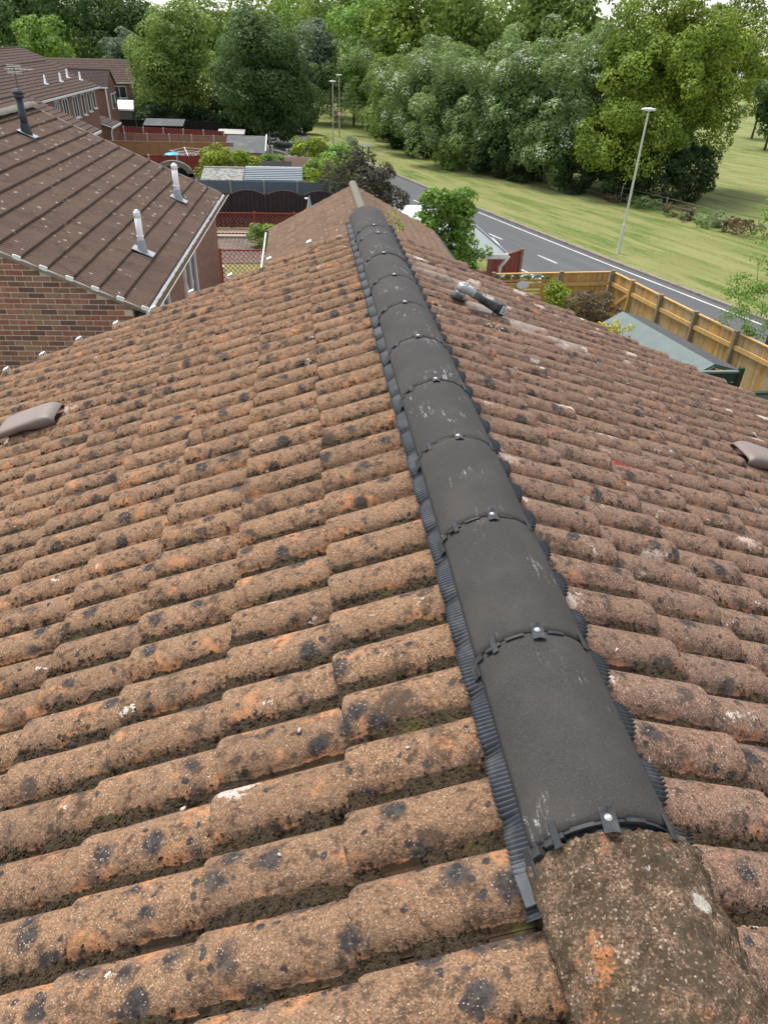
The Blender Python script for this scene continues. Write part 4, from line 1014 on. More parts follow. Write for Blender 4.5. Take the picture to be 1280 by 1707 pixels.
for i in range(27):
    L = (BLn+.1)/27; V = []
    for j in range(5):
        for k in range(13):
            a_ = -1.35+2.7*k/12; V.append((.125*sin(a_), L*(i+j/4)+(.004 if j == 0 else 0), BZ-.03+.105*cos(a_)-(.006 if j in (0, 4) else 0)))
    if i == 26:
        b = len(V); V.append((0, L*27, BZ-.03)); F = [(52+k, 53+k, b) for k in range(12)]
    else: F = []
    mb = MB(); mb.add(V, [(j*13+k, (j+1)*13+k, (j+1)*13+k+1, j*13+k+1) for j in range(4) for k in range(12)]+F); mb.build('ridge_tile', M_OLDRIDGE2, BH, True)
mb = MB(); ez_ = bpt(1, BS, 0).z; ex_ = BS*cos(BP)-.25; g1 = gz(24)-.3
a = [(-ex_, 0, g1), (ex_, 0, g1), (ex_, 0, ez_+.02), (0, 0, BZ-.14), (-ex_, 0, ez_+.02)]; b = [(x, BLn-.12, z) for x, y, z in a]
mb.add(a+b, [(0, 1, 2, 3, 4), (9, 8, 7, 6, 5), (0, 5, 6, 1), (1, 6, 7, 2), (4, 9, 5, 0)]); mb.build('wall', M_BRICKX, BH)
mb = MB(); 
mb.box((-(ex_+.27)-.015, 0, ez_-.11), (-(ex_+.27)+.03, BLn, ez_-.075), None, .01); mb.build('gutter', M_WHITE, BH)
mb = MB(); mb.box((ex_+.23, 0, ez_-.15), (ex_+.30, BLn, ez_-.07), None, .01); mb.build('gutter', M_SOIL, BH)
mb = MB(); mb.bar(bpt(-1, 0, BLn+.02, -.05), bpt(-1, BS, BLn+.02, -.05), .03, .07, (0, 1, 0)); mb.build('bargeboard', M_KERB, BH)

# our own walls under the roof
mb = MB(); a_ = EAVE*cos(A)-.35; zz = -D0-(EAVE-.25)*sin(A)-.10; g2 = gz(0)-.3
mb.add([(-a_, -2.1, g2), (a_, -2.1, g2), (a_, -2.1, zz), (0, -2.1, -D0-.16), (-a_, -2.1, zz), (-a_, YVERGE-.06, g2), (a_, YVERGE-.06, g2), (a_, YVERGE-.06, zz), (0, YVERGE-.06, -D0-.16), (-a_, YVERGE-.06, zz)], [(0, 1, 2, 3, 4), (9, 8, 7, 6, 5), (0, 5, 6, 1), (1, 6, 7, 2), (4, 9, 5, 0)])
mb.build('wall', M_BRICKX, house)
for s_ in (-1, 1): mb = MB(); mb.bar(roof_point(s_, .05, YVERGE+.03, -.095), roof_point(s_, EAVE-.25, YVERGE+.03, -.095), .06, .05, (0, 1, 0)); mb.build('verge_mortar', M_KERB, house)

# ---------------------------------------------------------------- distant terrace
def far_house(name, label, loc, rz, L, span, eave, ridge, gable_axis_windows, mat=M_FT, near_gable=True):
    """ridge along local y; right (+x) slope at x=0 eave. courses are real steps"""
    h = thing(name, label, 'house', loc, rz, 'far brick terrace')
    V, F = [], []; nc = 12; ncol = int(L/.30)
    for side in (0, 1):
        sl = atan2(ridge-eave, span)
        for k in range(nc):
            t0, t1 = k/nc, (k+1)/nc
            for q_, (t, lift) in enumerate(((t0, .05), (t1, .018))):
                x = -span*t; z = eave+(ridge-eave)*t+lift
                if side: x = -2*span-x
                V.append((x, 0, z)); V.append((x, L, z))
            b = len(V)-4; F.append((b, b+1, b+3, b+2) if not side else (b+2, b+3, b+1, b))
            x = -span*t0 if not side else -2*span+span*t0; z = eave+(ridge-eave)*t0
            V += [(x, 0, z-.02), (x, L, z-.02)]; c = len(V)-2; F.append((c, c+1, b+1, b))
    obj('roof', mesh('roof', V, F, mat), h)
    g = gz(loc[1]+L/2)-.6; mb = MB(); w_ = .25
    a = [(-2*span+w_, w_*.5, g), (-w_, w_*.5, g), (-w_, w_*.5, eave), (-span, w_*.5, ridge-.06), (-2*span+w_, w_*.5, eave)]; b = [(x, L-w_*.5, z) for x, y, z in a]
    mb.add(a+b, [(0, 1, 2, 3, 4), (9, 8, 7, 6, 5), (0, 5, 6, 1), (1, 6, 7, 2), (4, 9, 5, 0)]); mb.build('wall', M_BRICKY, h)
    mb = MB(); mb.box((-.04, 0, eave-.14), (.07, L, eave-.02)); mb.build('gutter', M_WHITE, h)
    mb = MB(); n_ = int(L/.45)
    for i in range(n_): mb.tube([(-span, L*i/n_+.01, ridge+.0), (-span, L*(i+1)/n_-.01, ridge+.0)], .1, 8)
    mb.build('ridge_tiles', M_FDARK if mat is M_FDARK else mat, h)
    for (y0, y1, z0, z1, b_) in gable_axis_windows: window(h, y0, y1, z0, z1, 1, -w_, 'y', b_)
    return h
hA = far_house('terrace_house', 'long brown-roofed terrace at far left with a row of white windows under its gutter', (-16.9, 43.5, 0), -.057, 21.9, 3.7, -3.5, -1.95,
   [(12.1, 12.9, -5.1, -3.75, 1), (13.6, 14.7, -5.1, -3.75, 1), (15.8, 16.9, -5.1, -3.75, 1), (17.8, 18.5, -5.1, -3.75, 0), (19.2, 19.9, -5.0, -3.75, 0), (20.5, 21.2, -4.9, -3.75, 0)])
for (y, x) in ((14.2, -1.3), (17.2, -1.25), (19.6, -1.5), (20.9, -1.0)):
    z = -3.5+1.55*(-x/3.7); mb = MB(); mb.lathe([(.22, z-.02), (.2, z+.05), (.07, z+.06), (.065, z+.5), (.03, z+.56)], 10, Matrix.Translation((x, y, 0))); mb.build('flue', M_FLUE, hA, True)
far_house('terrace_house', 'lower brown tiled roof between the neighbour roof and the far terrace', (-12.4, 30., 0), -.03, 17.5, 3.9, -4.45, -2.75, [], M_FT)
hB = far_house('terrace_house', 'brick house whose dark tiled slope faces us, between the long terrace and farthest house', (-20.6, 74.5, 0), -pi/2, 3.6, 1.9, -4.15, -3.0, [], M_FDARK)
for x0, z0, z1 in ((-1.2, -6.0, -4.75), (-2.6, -5.6, -4.75)):
    mb = MB(); mb.box((x0-.75, 3.48, z0), (x0, 3.56, z1)); wd = mb.build('window', M_WHITE, hB); mb = MB(); mb.box((x0-.66, 3.5, z0+.09), (x0-.09, 3.575, z1-.09)); mb.build('pane', M_GLASS, wd)
mb = MB(); mb.tube([(.02, 3.4, -4.2), (.02, 3.4, -8.9)], .06, 8); mb.build('downpipe', M_WHITE, hB)
hC = thing('terrace_house', 'farthest brick house with white windows, standing behind the white flat roof', 'house', (-29.3, 90.0, -1.35), .24, 'far brick terrace')
mb = MB(); V, F = [], []
for k in range(10):
    for t, l in ((k/10, .05), ((k+1)/10, .018)): V += [(0, 5*t, -3.55+1.9*t+l), (11.6, 5*t, -3.55+1.9*t+l)]
    b = len(V)-4; F.append((b, b+1, b+3, b+2)); V += [(0, 5*k/10, -3.6+1.9*k/10), (11.6, 5*k/10, -3.6+1.9*k/10)]; F.append((b+4, b+5, b+1, b))
V += [(0, 5, -1.632), (11.6, 5, -1.632), (0, 10, -3.5), (11.6, 10, -3.5)]; b = len(V)-4; F.append((b, b+1, b+3, b+2))
obj('roof', mesh('roof', V, F, M_FT), hC)
mb.add([(.2, .2, -9.5), (11.4, .2, -9.5), (11.4, .2, -3.6), (.2, .2, -3.6), (.2, 9.8, -9.5), (11.4, 9.8, -9.5), (11.4, 9.8, -3.6), (.2, 9.8, -3.6), (11.4, 5, -1.75), (.2, 5, -1.75)], [(0, 1, 2, 3), (1, 5, 6, 8, 2), (5, 4, 7, 6), (4, 0, 3, 9, 7)]); mb.build('wall', M_BRICKX, hC)
mb = MB(); mb.box((0, -.06, -3.7), (11.6, .05, -3.56)); mb.build('gutter', M_WHITE, hC)
window(hC, 9.1, 10.6, -5.1, -3.95, 1, .2, 'x', 1); window(hC, 9.2, 11., -7.4, -6.3, 1, .2, 'x', 2); window(hC, 4.2, 5.4, -5.0, -3.95, 1, .2, 'x', 1)
mb = MB(); mb.tube([(7.9, .1, -3.7), (7.9, .1, -8.9)], .07, 8); mb.build('downpipe', M_WHITE, hC)
far_house('terrace_house', 'brown roof at the extreme upper left behind the long terrace', (-22.0, 66, 0), -.02, 18, 5, -3.6, -1.75, [], M_FT)
# lean-to with tiled roof beside the garden fences
lt = thing('garage', 'lean-to brick garage with dark tiled roof and white downpipe at the end of the fences', 'garage', (-18.6, 65.2, 0))
V, F = [], []
for k in range(7):
    for t, l in ((k/7, .045), ((k+1)/7, .015)): V += [(3.5*(1-t)-.0, 0, -6.25+1.05*t+l), (3.5*(1-t), 3.2, -6.25+1.05*t+l)]
    b = len(V)-4; F.append((b, b+1, b+3, b+2)); V += [(3.5*(1-k/7), 0, -6.28+1.05*k/7), (3.5*(1-k/7), 3.2, -6.28+1.05*k/7)]; F.append((b+4, b+5, b+1, b))
obj('roof', mesh('roof', V, F, M_FDARK), lt)
mb = MB(); mb.add([(-.2, .12, -9.3), (3.35, .12, -9.3), (3.35, .12, -6.3), (-.2, .12, -5.2), (-.2, 3.1, -9.3), (3.35, 3.1, -9.3), (3.35, 3.1, -6.3), (-.2, 3.1, -5.2)], [(0, 1, 2, 3), (1, 5, 6, 2), (5, 4, 7, 6), (4, 0, 3, 7)]); mb.build('wall', M_BRICKX, lt)
mb = MB(); mb.box((3.44, -.05, -6.4), (3.58, 3.25, -6.27)); mb.bar((3.5, -.03, -6.3), (0, -.03, -5.22), .05, .14, (0, 1, 0)); mb.build('fascia', M_WHITE, lt)
mb = MB(); mb.tube([(3.5, -.06, -6.38), (3.38, -.02, -6.7), (3.38, -.02, -8.6)], .06, 8); mb.build('downpipe', M_WHITE, lt)
cv = thing('conservatory', 'flat white-roofed extension below the far brick house', 'extension', (-21.2, 87.0, .75))
mb = MB(); mb.add([(.0, -1.4, -7.55), (4.0, -1.4, -7.62), (3.7, 1.1, -7.0), (.3, 1.1, -7.0), (0, -1.4, -7.72), (4.0, -1.4, -7.78), (3.7, 1.1, -7.15), (.3, 1.1, -7.15)], [(0, 1, 2, 3), (7, 6, 5, 4), (0, 4, 5, 1), (1, 5, 6, 2), (3, 7, 4, 0)]); mb.build('roof', M_WHITE, cv)
mb = MB(); mb.box((.15, -1.25, -10.2), (3.8, 1.1, -7.79)); mb.build('wall', simple('dull green cladding', (.12, .13, .11), .8), cv)

# aerials
def aerial(name, label, X, Y, zb, zt, rods, w=.55):
    t = thing(name, label, 'aerial', (X, Y, zb)); mb = MB(); mb.tube([(0, 0, 0), (.02, 0, zt-zb)], .025, 6); mb.build('mast', simple('rusty mast', (.13, .09, .07), .7), t)
    if rods:
        mb = MB(); H = zt-zb
        for i in range(6): mb.bar((-.1+w*i/4, -.2, H-.04), (-.1+w*i/4, .22, H-.04), .012, .012)
        mb.bar((-.3, 0, H-.04), (w*1.25, 0, H-.04), .02, .02)
        for z in (-.16, -.11, .03, .08): mb.bar((-.2, -.05, H+z), (.28, -.05, H+z), .02, .02)
        for x in (-.2, -.03, .12, .28): mb.bar((x, -.04, H-.17), (x, -.04, H+.09), .015, .015)
        mb.build('antenna', simple('pale aluminium', (.55, .55, .53), .5, metal=.3), t)
aerial('tv_aerial', 'television aerial on a rusty mast behind the black vent pipe', -10.35, 30, -3.5, -.55, True)
aerial('pole', 'thin dark pole standing in the gardens before the white flat roof', -14.6, 72.5, gz(72.5), -3.9, False)

# ---------------------------------------------------------------- garden fences
M_CONC = simple('concrete post', (.46, .44, .40), .9, .4, 10, .1)
def wood(name, c, var=.6): return simple(name, c, .85, var, 7, .15, bump=.3, dirt=.3, dirtcol=tuple(x*.4 for x in c))
W_RED, W_BRN, W_ORG, W_DRED, W_BLK = wood('red stained board', (.27, .06, .046)), wood('brown board', (.36, .205, .14)), wood('orange board', (.38, .20, .09)), wood('dark red board', (.25, .065, .055)), wood('black board', (.022, .02, .02))
def panel_fence(name, label, X0, X1, Y, Y1, h, pmat, post, pw=1.83, cap=True):
    """posts and panels along X; panels of vertical boards"""
    t = thing(name, label, 'fence', (X0, Y, 0), 0, 'garden fences'); n = max(1, round((X1-X0)/pw)); 
    for i in range(n+1):
        x = (X1-X0)*i/n; y = (Y1-Y)*i/n; z = gz(Y+y); mb = MB(); mb.box((x-.055, y-.06, z-.2), (x+.055, y+.06, z+h+.06), None, .012); mb.build('post', post, t)
        if i == n: break
        x2 = (X1-X0)*(i+1)/n; y2 = (Y1-Y)*(i+1)/n; nb = 12; mb = MB()
        for k in range(nb):
            a = (x+.06+(x2-x-.12)*k/nb, y+(y2-y)*k/nb); b = (x+.06+(x2-x-.12)*(k+1)/nb-.006, y+(y2-y)*(k+1)/nb); zz = gz(Y+y)
            mb.bar((a[0], a[1]+.01*(k % 2), zz+h*.5+.05), (b[0], b[1]+.01*(k % 2), zz+h*.5+.05), .02, h-.12)
        pn = mb.build('panel', pmat, t)
        if cap: mb = MB(); mb.bar((x+.055, y, gz(Y+y)+h), (x2-.055, y2, gz(Y+y2)+h), .06, .04); mb.build('cap_rail', post if post is not M_CONC else pmat, pn)
    return t
panel_fence('panel_fence', 'red panel fence with pale posts left of the lime-green bush', -12.2, -4.9, 53.0, 53.6, 1.8, W_RED, M_CONC)
panel_fence('panel_fence', 'orange-brown panel fence behind the blue cover', -14.6, -5.5, 61.5, 62, 1.8, W_ORG, W_BRN)
panel_fence('panel_fence', 'brown panel fence with white concrete posts, longest in the gardens', -16.6, -5.6, 68, 67, 1.8, W_BRN, M_CONC)
panel_fence('panel_fence', 'dark red panel fence with pale posts, behind the brown one', -18, -7.0, 75, 72, 1.75, W_DRED, M_CONC)
panel_fence('panel_fence', 'black fence in the shade below the yellowish-green tree', -18, -8, 80, 80, 1.9, W_BLK, W_BLK)
panel_fence('panel_fence', 'short grey weathered panels right of the grey felt shed', -2.4, -.6, 57.5, 58, 1.4, M_CONC, M_CONC)
mb = MB(); mb.box((-.95, -.03, -1.6), (.95, .03, .0)); pk = mb.build('pink_panel', simple('faded pink board', (.55, .36, .31), .9, .4, 5), None, loc=(-.48, 57, -7.0)); tag(pk, 'faded pink board panel in front of the bright hedge', 'panel')
mb = MB(); 
for x in (-2.75, -2.45, -1.3): mb.box((x-.08, 61.6, gz(62)-.1), (x+.08, 61.76, gz(62)+1.75-.25*(x > -2)))
mb.bar((-2.4, 61.7, gz(62)+1.45), (-1.3, 61.7, gz(62)+1.2), .08, .1); tag(mb.build('gate_posts', M_CONC), 'pale concrete posts with a sloping rail beside the grey felt shed', 'posts')
# blue-grey composite fence
cf = thing('composite_fence', 'blue-grey horizontal board fence below the slatted shed roof', 'fence', (-6.05, 42.5, gz(42.5)), 0, 'garden fences')
M_CF = simple('blue grey composite', (.105, .135, .165), .55, .25, 4, .35); M_PST = simple('grey fence post', (.30, .29, .26), .8, .4, 8)
for i in range(6):
    x = 1.83*i; mb = MB(); mb.box((x-.05, -.07, -.1), (x+.05, .03, 1.86), None, .01); mb.build('post', M_PST, cf)
    if i < 5:
        for k in range(6):
            mb = MB(); mb.box((x+.05, -.012, .02+k*.3), (x+1.78, .014, .31+k*.3), None, .006); mb.build('board', M_CF, cf)
# scalloped dark fence
sf = thing('scalloped_fence', 'dark brown fence with scalloped tops behind the red trellis', 'fence', (-5.9, 39, gz(39)), 0, 'garden fences')
M_SF = wood('dark brown board', (.042, .029, .029), .5)
for i in range(5):
    x = 1.86*i; mb = MB(); mb.box((x-.045, -.05, -.1), (x+.045, .05, 1.74), None, .01); mb.build('post', M_SF, sf)
    if i == 4: break
    for k in range(15):
        u = (k+.5)/15; hh = 1.62+.24*sin(pi*u)**.8; mb = MB(); off = -.03 if k % 2 else .012
        mb.box((x+.05+k*.1175, off, .05), (x+.05+k*.1175+.108, off+.016, hh)); mb.build('board', M_SF, sf)
    mb = MB(); pts = [(x+.05+1.76*j/14, -.01, 1.64+.24*sin(pi*j/14)**.8) for j in range(15)]; mb.tube(pts, .028, 6); mb.build('arched_cap', wood('brown cap', (.10, .075, .065)), sf)
    mb = MB(); mb.bar((x+.05, -.05, .75), (x+1.81, -.05, .75), .03, .06); mb.build('rail', M_SF, sf)
for x in (.95, 6.4):
    mb = MB(); mb.lathe([(.09, 0), (.12, .03), (.1, .06), (.02, .08)], 12); tag(mb.build('fence_light', M_WHITE, None, True, loc=(-5.9+x-.6, 38.92, gz(39)+1.5)), 'small white lamp on the %s scallop of the dark fence' % ('left' if x < 2 else 'right'), 'lamp', 'small lamps on the scalloped fence')
# red trellis fences
M_TR = wood('red trellis', (.31, .068, .048), .4)
def trellis(label, X0, Y, n, pw, z0, h):
    t = thing('trellis_fence', label, 'trellis', (X0, Y, gz(Y)), 0, 'garden fences')
    for i in range(n+1):
        mb = MB(); mb.box((pw*i-.05, -.05, -.1), (pw*i+.05, .05, z0+h+.04), None, .01); mb.build('post', M_TR, t)
        if i == n: break
        x0, x1 = pw*i+.05, pw*(i+1)-.05; mb = MB()
        for z in (z0, z0+h-.05): mb.box((x0, -.02, z), (x1, .02, z+.05))
        mb.build('frame', M_TR, t); W_ = x1-x0; H_ = h-.05; step = .17
        k = -H_
        while k < W_:
            for d in (1, -1):
                a, b = max(0, k), min(W_, k+H_); za, zb = (a-k, b-k) if d > 0 else (H_-(a-k), H_-(b-k))
                if b-a > .05: mb = MB(); mb.bar((x0+a, .012*d, z0+za+.025), (x0+b, .012*d, z0+zb+.025), .012, .04, (0, 1, 0)); mb.V = mb.V; mb.build('lath', M_TR, t)
            k += step
    return t
trellis('upper red lattice trellis in front of the dark scalloped fence', -6.6, 37, 4, 1.95, .12, 1.02)
trellis('lower red lattice trellis nearer the camera, between the two roofs', -5.6, 26.3, 2, 2.2, .1, 1.68)
def pav():
    q = NT('brick paving'); t = q.n('TexBrick'); q.put(q.map(q.pos(), (1, 1, 1)), t.inputs['Vector']); q.put((.13, .09, .07), t.inputs['Color1']); q.put((.085, .062, .052), t.inputs['Color2']); q.put((.2, .18, .15), t.inputs['Mortar'])
    t.inputs['Scale'].default_value = 1; t.inputs['Mortar Size'].default_value = .02; t.inputs['Brick Width'].default_value = .42; t.inputs['Row Height'].default_value = .3
    return q.out(t.outputs['Color'], .9)
struct(obj('patio', mesh('patio', [(-7.5, 31.5, gz(31.5)+.02), (1.2, 31.5, gz(31.5)+.02), (1.2, 36.9, gz(36.9)+.02), (-7.5, 36.9, gz(36.9)+.02)], [(0, 1, 2, 3)], pav())))
struct(obj('gravel_bed', mesh('gravel_bed', [(-7.5, 36.9, gz(36.9)+.025), (1.2, 36.9, gz(36.9)+.025), (1.2, 38.9, gz(38.9)+.025), (-7.5, 38.9, gz(38.9)+.025)], [(0, 1, 2, 3)], simple('pale gravel', (.42, .36, .29), .95, .6, 30, .1, bump=.5))))
struct(obj('yard', mesh('yard', [(-19, 40, gz(40)+.015), (-.3, 40, gz(40)+.015), (-.3, 76, gz(76)+.015), (-19, 76, gz(76)+.015)], [(0, 1, 2, 3)], simple('garden soil and slabs', (.13, .115, .085), .95, .7, 1.5, .1))))
struct(obj('garden_path', mesh('garden_path', [(-2.3, 5.2, gz(5)+.015), (7., 5.2, gz(5)+.015), (7., 25, gz(25)+.015), (-2.3, 25, gz(25)+.015)], [(0, 1, 2, 3)], simple('concrete slabs', (.20, .19, .17), .95, .6, 2, .1))))
# garden figure seen through the lower trellis
mb = MB(); mb.lathe([(.16, 0), (.2, .1), (.17, .4), (.12, .62), (.06, .7), (.1, .78), (.11, .88), (.05, .98)], 12); tag(mb.build('garden_ornament', M_WHITE, None, True, loc=(-3.45, 27.2, gz(27.2))), 'small pale garden ornament behind the lower red trellis', 'ornament')
# folded parasol
pr = thing('parasol', 'folded pale grey parasol standing before the dark scalloped fence', 'parasol', (.02, 37.7, gz(37.7)))
mb = MB(); mb.tube([(0, 0, 0), (0, 0, 1.85)], .025, 8); mb.build('pole', M_PST, pr)
mb = MB(); mb.lathe([(.2, .85), (.21, .95), (.13, 1.3), (.07, 1.6), (.02, 1.82)], 10); mb.build('canopy', simple('grey fabric', (.36, .39, .41), .9, .4, 12), pr)

# ---------------------------------------------------------------- sheds
def shed(name, label, x0, x1, y0, y1, zf, zb, rmat, wmat, group='garden sheds', ribs=0, trim=None):
    t = thing(name, label, 'shed', (x0, y0, 0), 0, group); W_, D_ = x1-x0, y1-y0; g = gz(y0)-.1
    mb = MB(); mb.add([(0, 0, zf), (W_, 0, zf), (W_, D_, zb), (0, D_, zb), (0, 0, zf-.05), (W_, 0, zf-.05), (W_, D_, zb-.05), (0, D_, zb-.05)], [(0, 1, 2, 3), (7, 6, 5, 4), (0, 4, 5, 1), (1, 5, 6, 2), (2, 6, 7, 3), (3, 7, 4, 0)])
    r = mb.build('roof', rmat, t)
    for i in range(ribs):
        a, b = (i+.06)/ribs, (i+.94)/ribs; mb = MB(); mb.bar((.0, D_*(a+b)/2, zf+(zb-zf)*(a+b)/2+.012), (W_, D_*(a+b)/2, zf+(zb-zf)*(a+b)/2+.012), D_*(b-a), .02); mb.build('slat', rmat, r)
    mb = MB(); mb.add([(.1, .1, g), (W_-.1, .1, g), (W_-.1, .1, zf-.06), (.1, .1, zf-.06), (.1, D_-.1, g), (W_-.1, D_-.1, g), (W_-.1, D_-.1, zb-.06), (.1, D_-.1, zb-.06)], [(0, 1, 2, 3), (1, 5, 6, 2), (5, 4, 7, 6), (4, 0, 3, 7)]); mb.build('wall', wmat, t)
    if trim: mb = MB(); mb.bar((0, D_+.02, zb+.03), (W_, D_+.02, zb+.03), .1, .08); mb.build('ridge_trim', trim, t)
    return t
M_SLAT = simple('pale blue grey slats', (.24, .275, .30), .6, .35, 5, .3)
def mossroof():
    q = NT('mossy grey felt'); c = q.mix(q.ss(q.noise(5, 6, .75), .45, .6), (.28, .28, .265), (.10, .095, .078)); return q.out(c, .95, q.bump(q.noise(30, 4), .5, .02))
M_GFELT = simple('grey felt', (.105, .11, .112), .85, .6, 3, .2, dirt=.4, dirtcol=(.2, .2, .2))
shed('shed', 'shed with pale blue-grey slatted roof behind the composite fence', -3.55, -.25, 43.55, 45.6, -6.36, -6.02, M_SLAT, M_CF, ribs=7, trim=M_WHITE)
shed('shed', 'shed with mossy mottled grey roof beside the slatted one', -5.95, -3.6, 43.55, 45.6, -6.36, -6.06, mossroof(), W_BRN, trim=M_CONC)
s3 = shed('shed', 'large shed with plain grey felt roof and white end trim', -6.05, -2.95, 60.6, 64.4, -7.28, -6.55, M_GFELT, W_BRN)
mb = MB(); mb.bar((3.12, 0.2, -7.2), (3.12, 3.9, -6.5), .08, .14); mb.build('end_trim', M_WHITE, s3)
shed('shed', 'small shed with slate-blue roof under the yellowish-green tree', -14.9, -11.2, 77, 79.2, -7.35, -7.0, M_GFELT, W_BLK)
shed('shed', 'low black roof behind the lime-green bush', -3.3, -.9, 48.5, 50.5, -6.7, -6.35, W_BLK, W_BLK)
shed('shed', 'pale flat roof at the right end of the dark red fence', -7.6, -5.2, 72.2, 74.2, -7.35, -7.2, M_CONC, W_BRN)
# rotary dryer and blue cover
rd = thing('rotary_dryer', 'open rotary clothes dryer above the red fence', 'clothes dryer', (-8.3, 57.5, gz(57.5)-.12))
mb = MB(); mb.tube([(0, 0, 0), (0, 0, 1.75)], .025, 6); mb.build('pole', M_CONC, rd)
for i in range(4): a = i*pi/2+.35; mb = MB(); mb.tube([(0, 0, 1.3), (1.35*cos(a), 1.35*sin(a), 1.85)], .022, 5); mb.build('arm', M_WHITE, rd)
mb = MB()
for r in (.6, .95, 1.3):
    for i in range(4): a = i*pi/2+.35; b = a+pi/2; z = 1.3+.55*r/1.35; mb.tube([(r*cos(a), r*sin(a), z), (r*cos(b), r*sin(b), z)], .008, 4)
mb.build('line', M_WHITE, rd)
bc = thing('paddling_pool', 'turquoise blue plastic tub showing above the red fence', 'tub', (-9.3, 56, gz(56)+1.28))
mb = MB(); mb.lathe([(.3, 0), (.5, .05), (.55, .22), (.45, .34), (.2, .4)], 18); mb.build('shell', simple('turquoise plastic', (.03, .42, .58), .4), bc, True)
mb = MB(); mb.box((-.35, -.35, -1.35), (.35, .35, .02)); mb.build('stand', W_BRN, bc)
ar = thing('garden_arch', 'dark arched opening in a pale stone garden wall behind the flue', 'wall', (-8.3, 49.5, gz(49.5)))
mb = MB(); 
for i in range(12):
    a0, a1 = pi*i/12, pi*(i+1)/12; V = [(r*cos(a), y, 1.0+r*.75*sin(a)) for y in (0, .25) for r, a in ((.9, a0), (1.25, a0), (1.25, a1), (.9, a1))]
    mb.add(V, [(0, 1, 2, 3), (7, 6, 5, 4), (1, 5, 6, 2), (0, 3, 7, 4)])
mb.box((.9, 0, 0), (3, .25, 1.2)); mb.box((-3, 0, 0), (-.9, .25, 1.2)); mb.build('stonework', M_KERB, ar); mb = MB(); mb.box((-.9, .1, 0), (.9, .14, 1.5)); mb.build('door', W_BLK, ar)

# ---------------------------------------------------------------- timber fence on the right
tf = thing('timber_fence', 'new golden timber feather-edge fence turning the corner beside the road', 'fence', (0, 0, 0))
M_TIM = []
for i, c in enumerate([(.62, .37, .125), (.55, .32, .105), (.66, .42, .16), (.47, .28, .10), (.52, .40, .24)]):
    q = NT('fresh timber %d' % i); gr_ = q.noise(10, 5, .7, v=q.map(q.pos(), (6, 6, .5))); M_TIM.append(q.out(q.mix(q.ss(gr_, .35, .7), c, tuple(x*.5 for x in c)), .8, q.bump(gr_, .3, .005), .2))
M_OLDP = simple('weathered timber post', (.27, .21, .14), .9, .6, 12, .1)
TP = [(5.9, 22.85), (8.31, 23.05), (10.2, 23.2), (10.38, 21.95), (10.62, 20.28), (10.89, 18.55), (11.2, 16.82), (11.5, 15.1), (11.8, 13.4), (12.1, 11.7)]
FB = {}
def fboard(mi, h):
    if (mi, h) not in FB:
        mb = MB(); V = [(-.052, 0, 0), (.052, 0, 0), (.052, .010, 0), (-.052, .020, 0)]; V += [(x, y, h) for x, y, z in V]
        mb.add(V, [(3, 2, 1, 0), (4, 5, 6, 7), (0, 1, 5, 4), (1, 2, 6, 5), (2, 3, 7, 6), (3, 0, 4, 7)]); FB[(mi, h)] = mb.me('board', M_TIM[mi])
    return FB[(mi, h)]
for i in range(len(TP)):
    x, y = TP[i]; g = gz(y)
    mb = MB(); mb.box((-.06, -.06, -.1), (.06, .06, 1.84), None, .012); mb.box((-.07, -.07, 1.84), (.07, .07, 1.87), None, .008); mb.build('post', M_OLDP if i != 3 else M_TIM[1], tf, loc=(x, y, g), rot=(0, 0, random.uniform(-.1, .1)))
    if i+1 == len(TP): break
    x2, y2 = TP[i+1]; d = Vector((x2-x, y2-y, 0)); L = d.length; d.normalize(); nrm = Vector((-d.y, d.x, 0))
    if nrm.dot(Vector((9-x, 15-y, 0))) > 0: nrm = -nrm            # boards on the road side
    rot = atan2(d.y, d.x)
    slats = i == 0
    if slats:                     # horizontal slat screen at the left end
        for k in range(13):
            mb = MB(); mb.bar((x, y, g+.25+k*.12), (x+d.x*L*.72, y+d.y*L*.72, g+.25+k*.12), .02, .07); mb.build('slat', M_TIM[k % 3], tf)
    s = L*.74 if slats else .08
    while s < L-.07:
        o = obj('board', fboard(random.choice((0, 0, 1, 1, 2, 3, 4)) if random.random() > .15 else 4, 1.62), tf, (x+d.x*s+nrm.x*.05, y+d.y*s+nrm.y*.05, g+.16+random.uniform(-.004, .004)), (0, 0, rot)); s += .098
    for zz, hh in ((.45, .11), (1.42, .12)) if i != 2 else ((.45, .09), (1.42, .12)):
        mb = MB(); mb.bar((x+d.x*.06, y+d.y*.06, g+zz), (x2-d.x*.06, y2-d.y*.06, gz(y2)+zz), .045, hh); mb.build('rail', M_TIM[2], tf)
    mb = MB(); mb.bar((x+nrm.x*.05, y+nrm.y*.05, g+1.80), (x2+nrm.x*.05, y2+nrm.y*.05, gz(y2)+1.80), .085, .03); mb.build('cap_rail', M_TIM[2], tf)
    mb = MB(); mb.bar((x+nrm.x*.04, y+nrm.y*.04, g+.07), (x2+nrm.x*.04, y2+nrm.y*.04, gz(y2)+.07), .03, .16); mb.build('gravel_board', M_TIM[1], tf)
    if i == 2: mb = MB(); mb.bar((x+d.x*.1, y+d.y*.1, g+.5), (x2-d.x*.1, y2-d.y*.1, g+1.38), .04, .09); mb.bar(((x+x2)/2+.02, (y+y2)/2, g+.05), ((x+x2)/2+.02, (y+y2)/2, g+1.45), .04, .1); mb.build('gate_brace', M_TIM[0], tf)
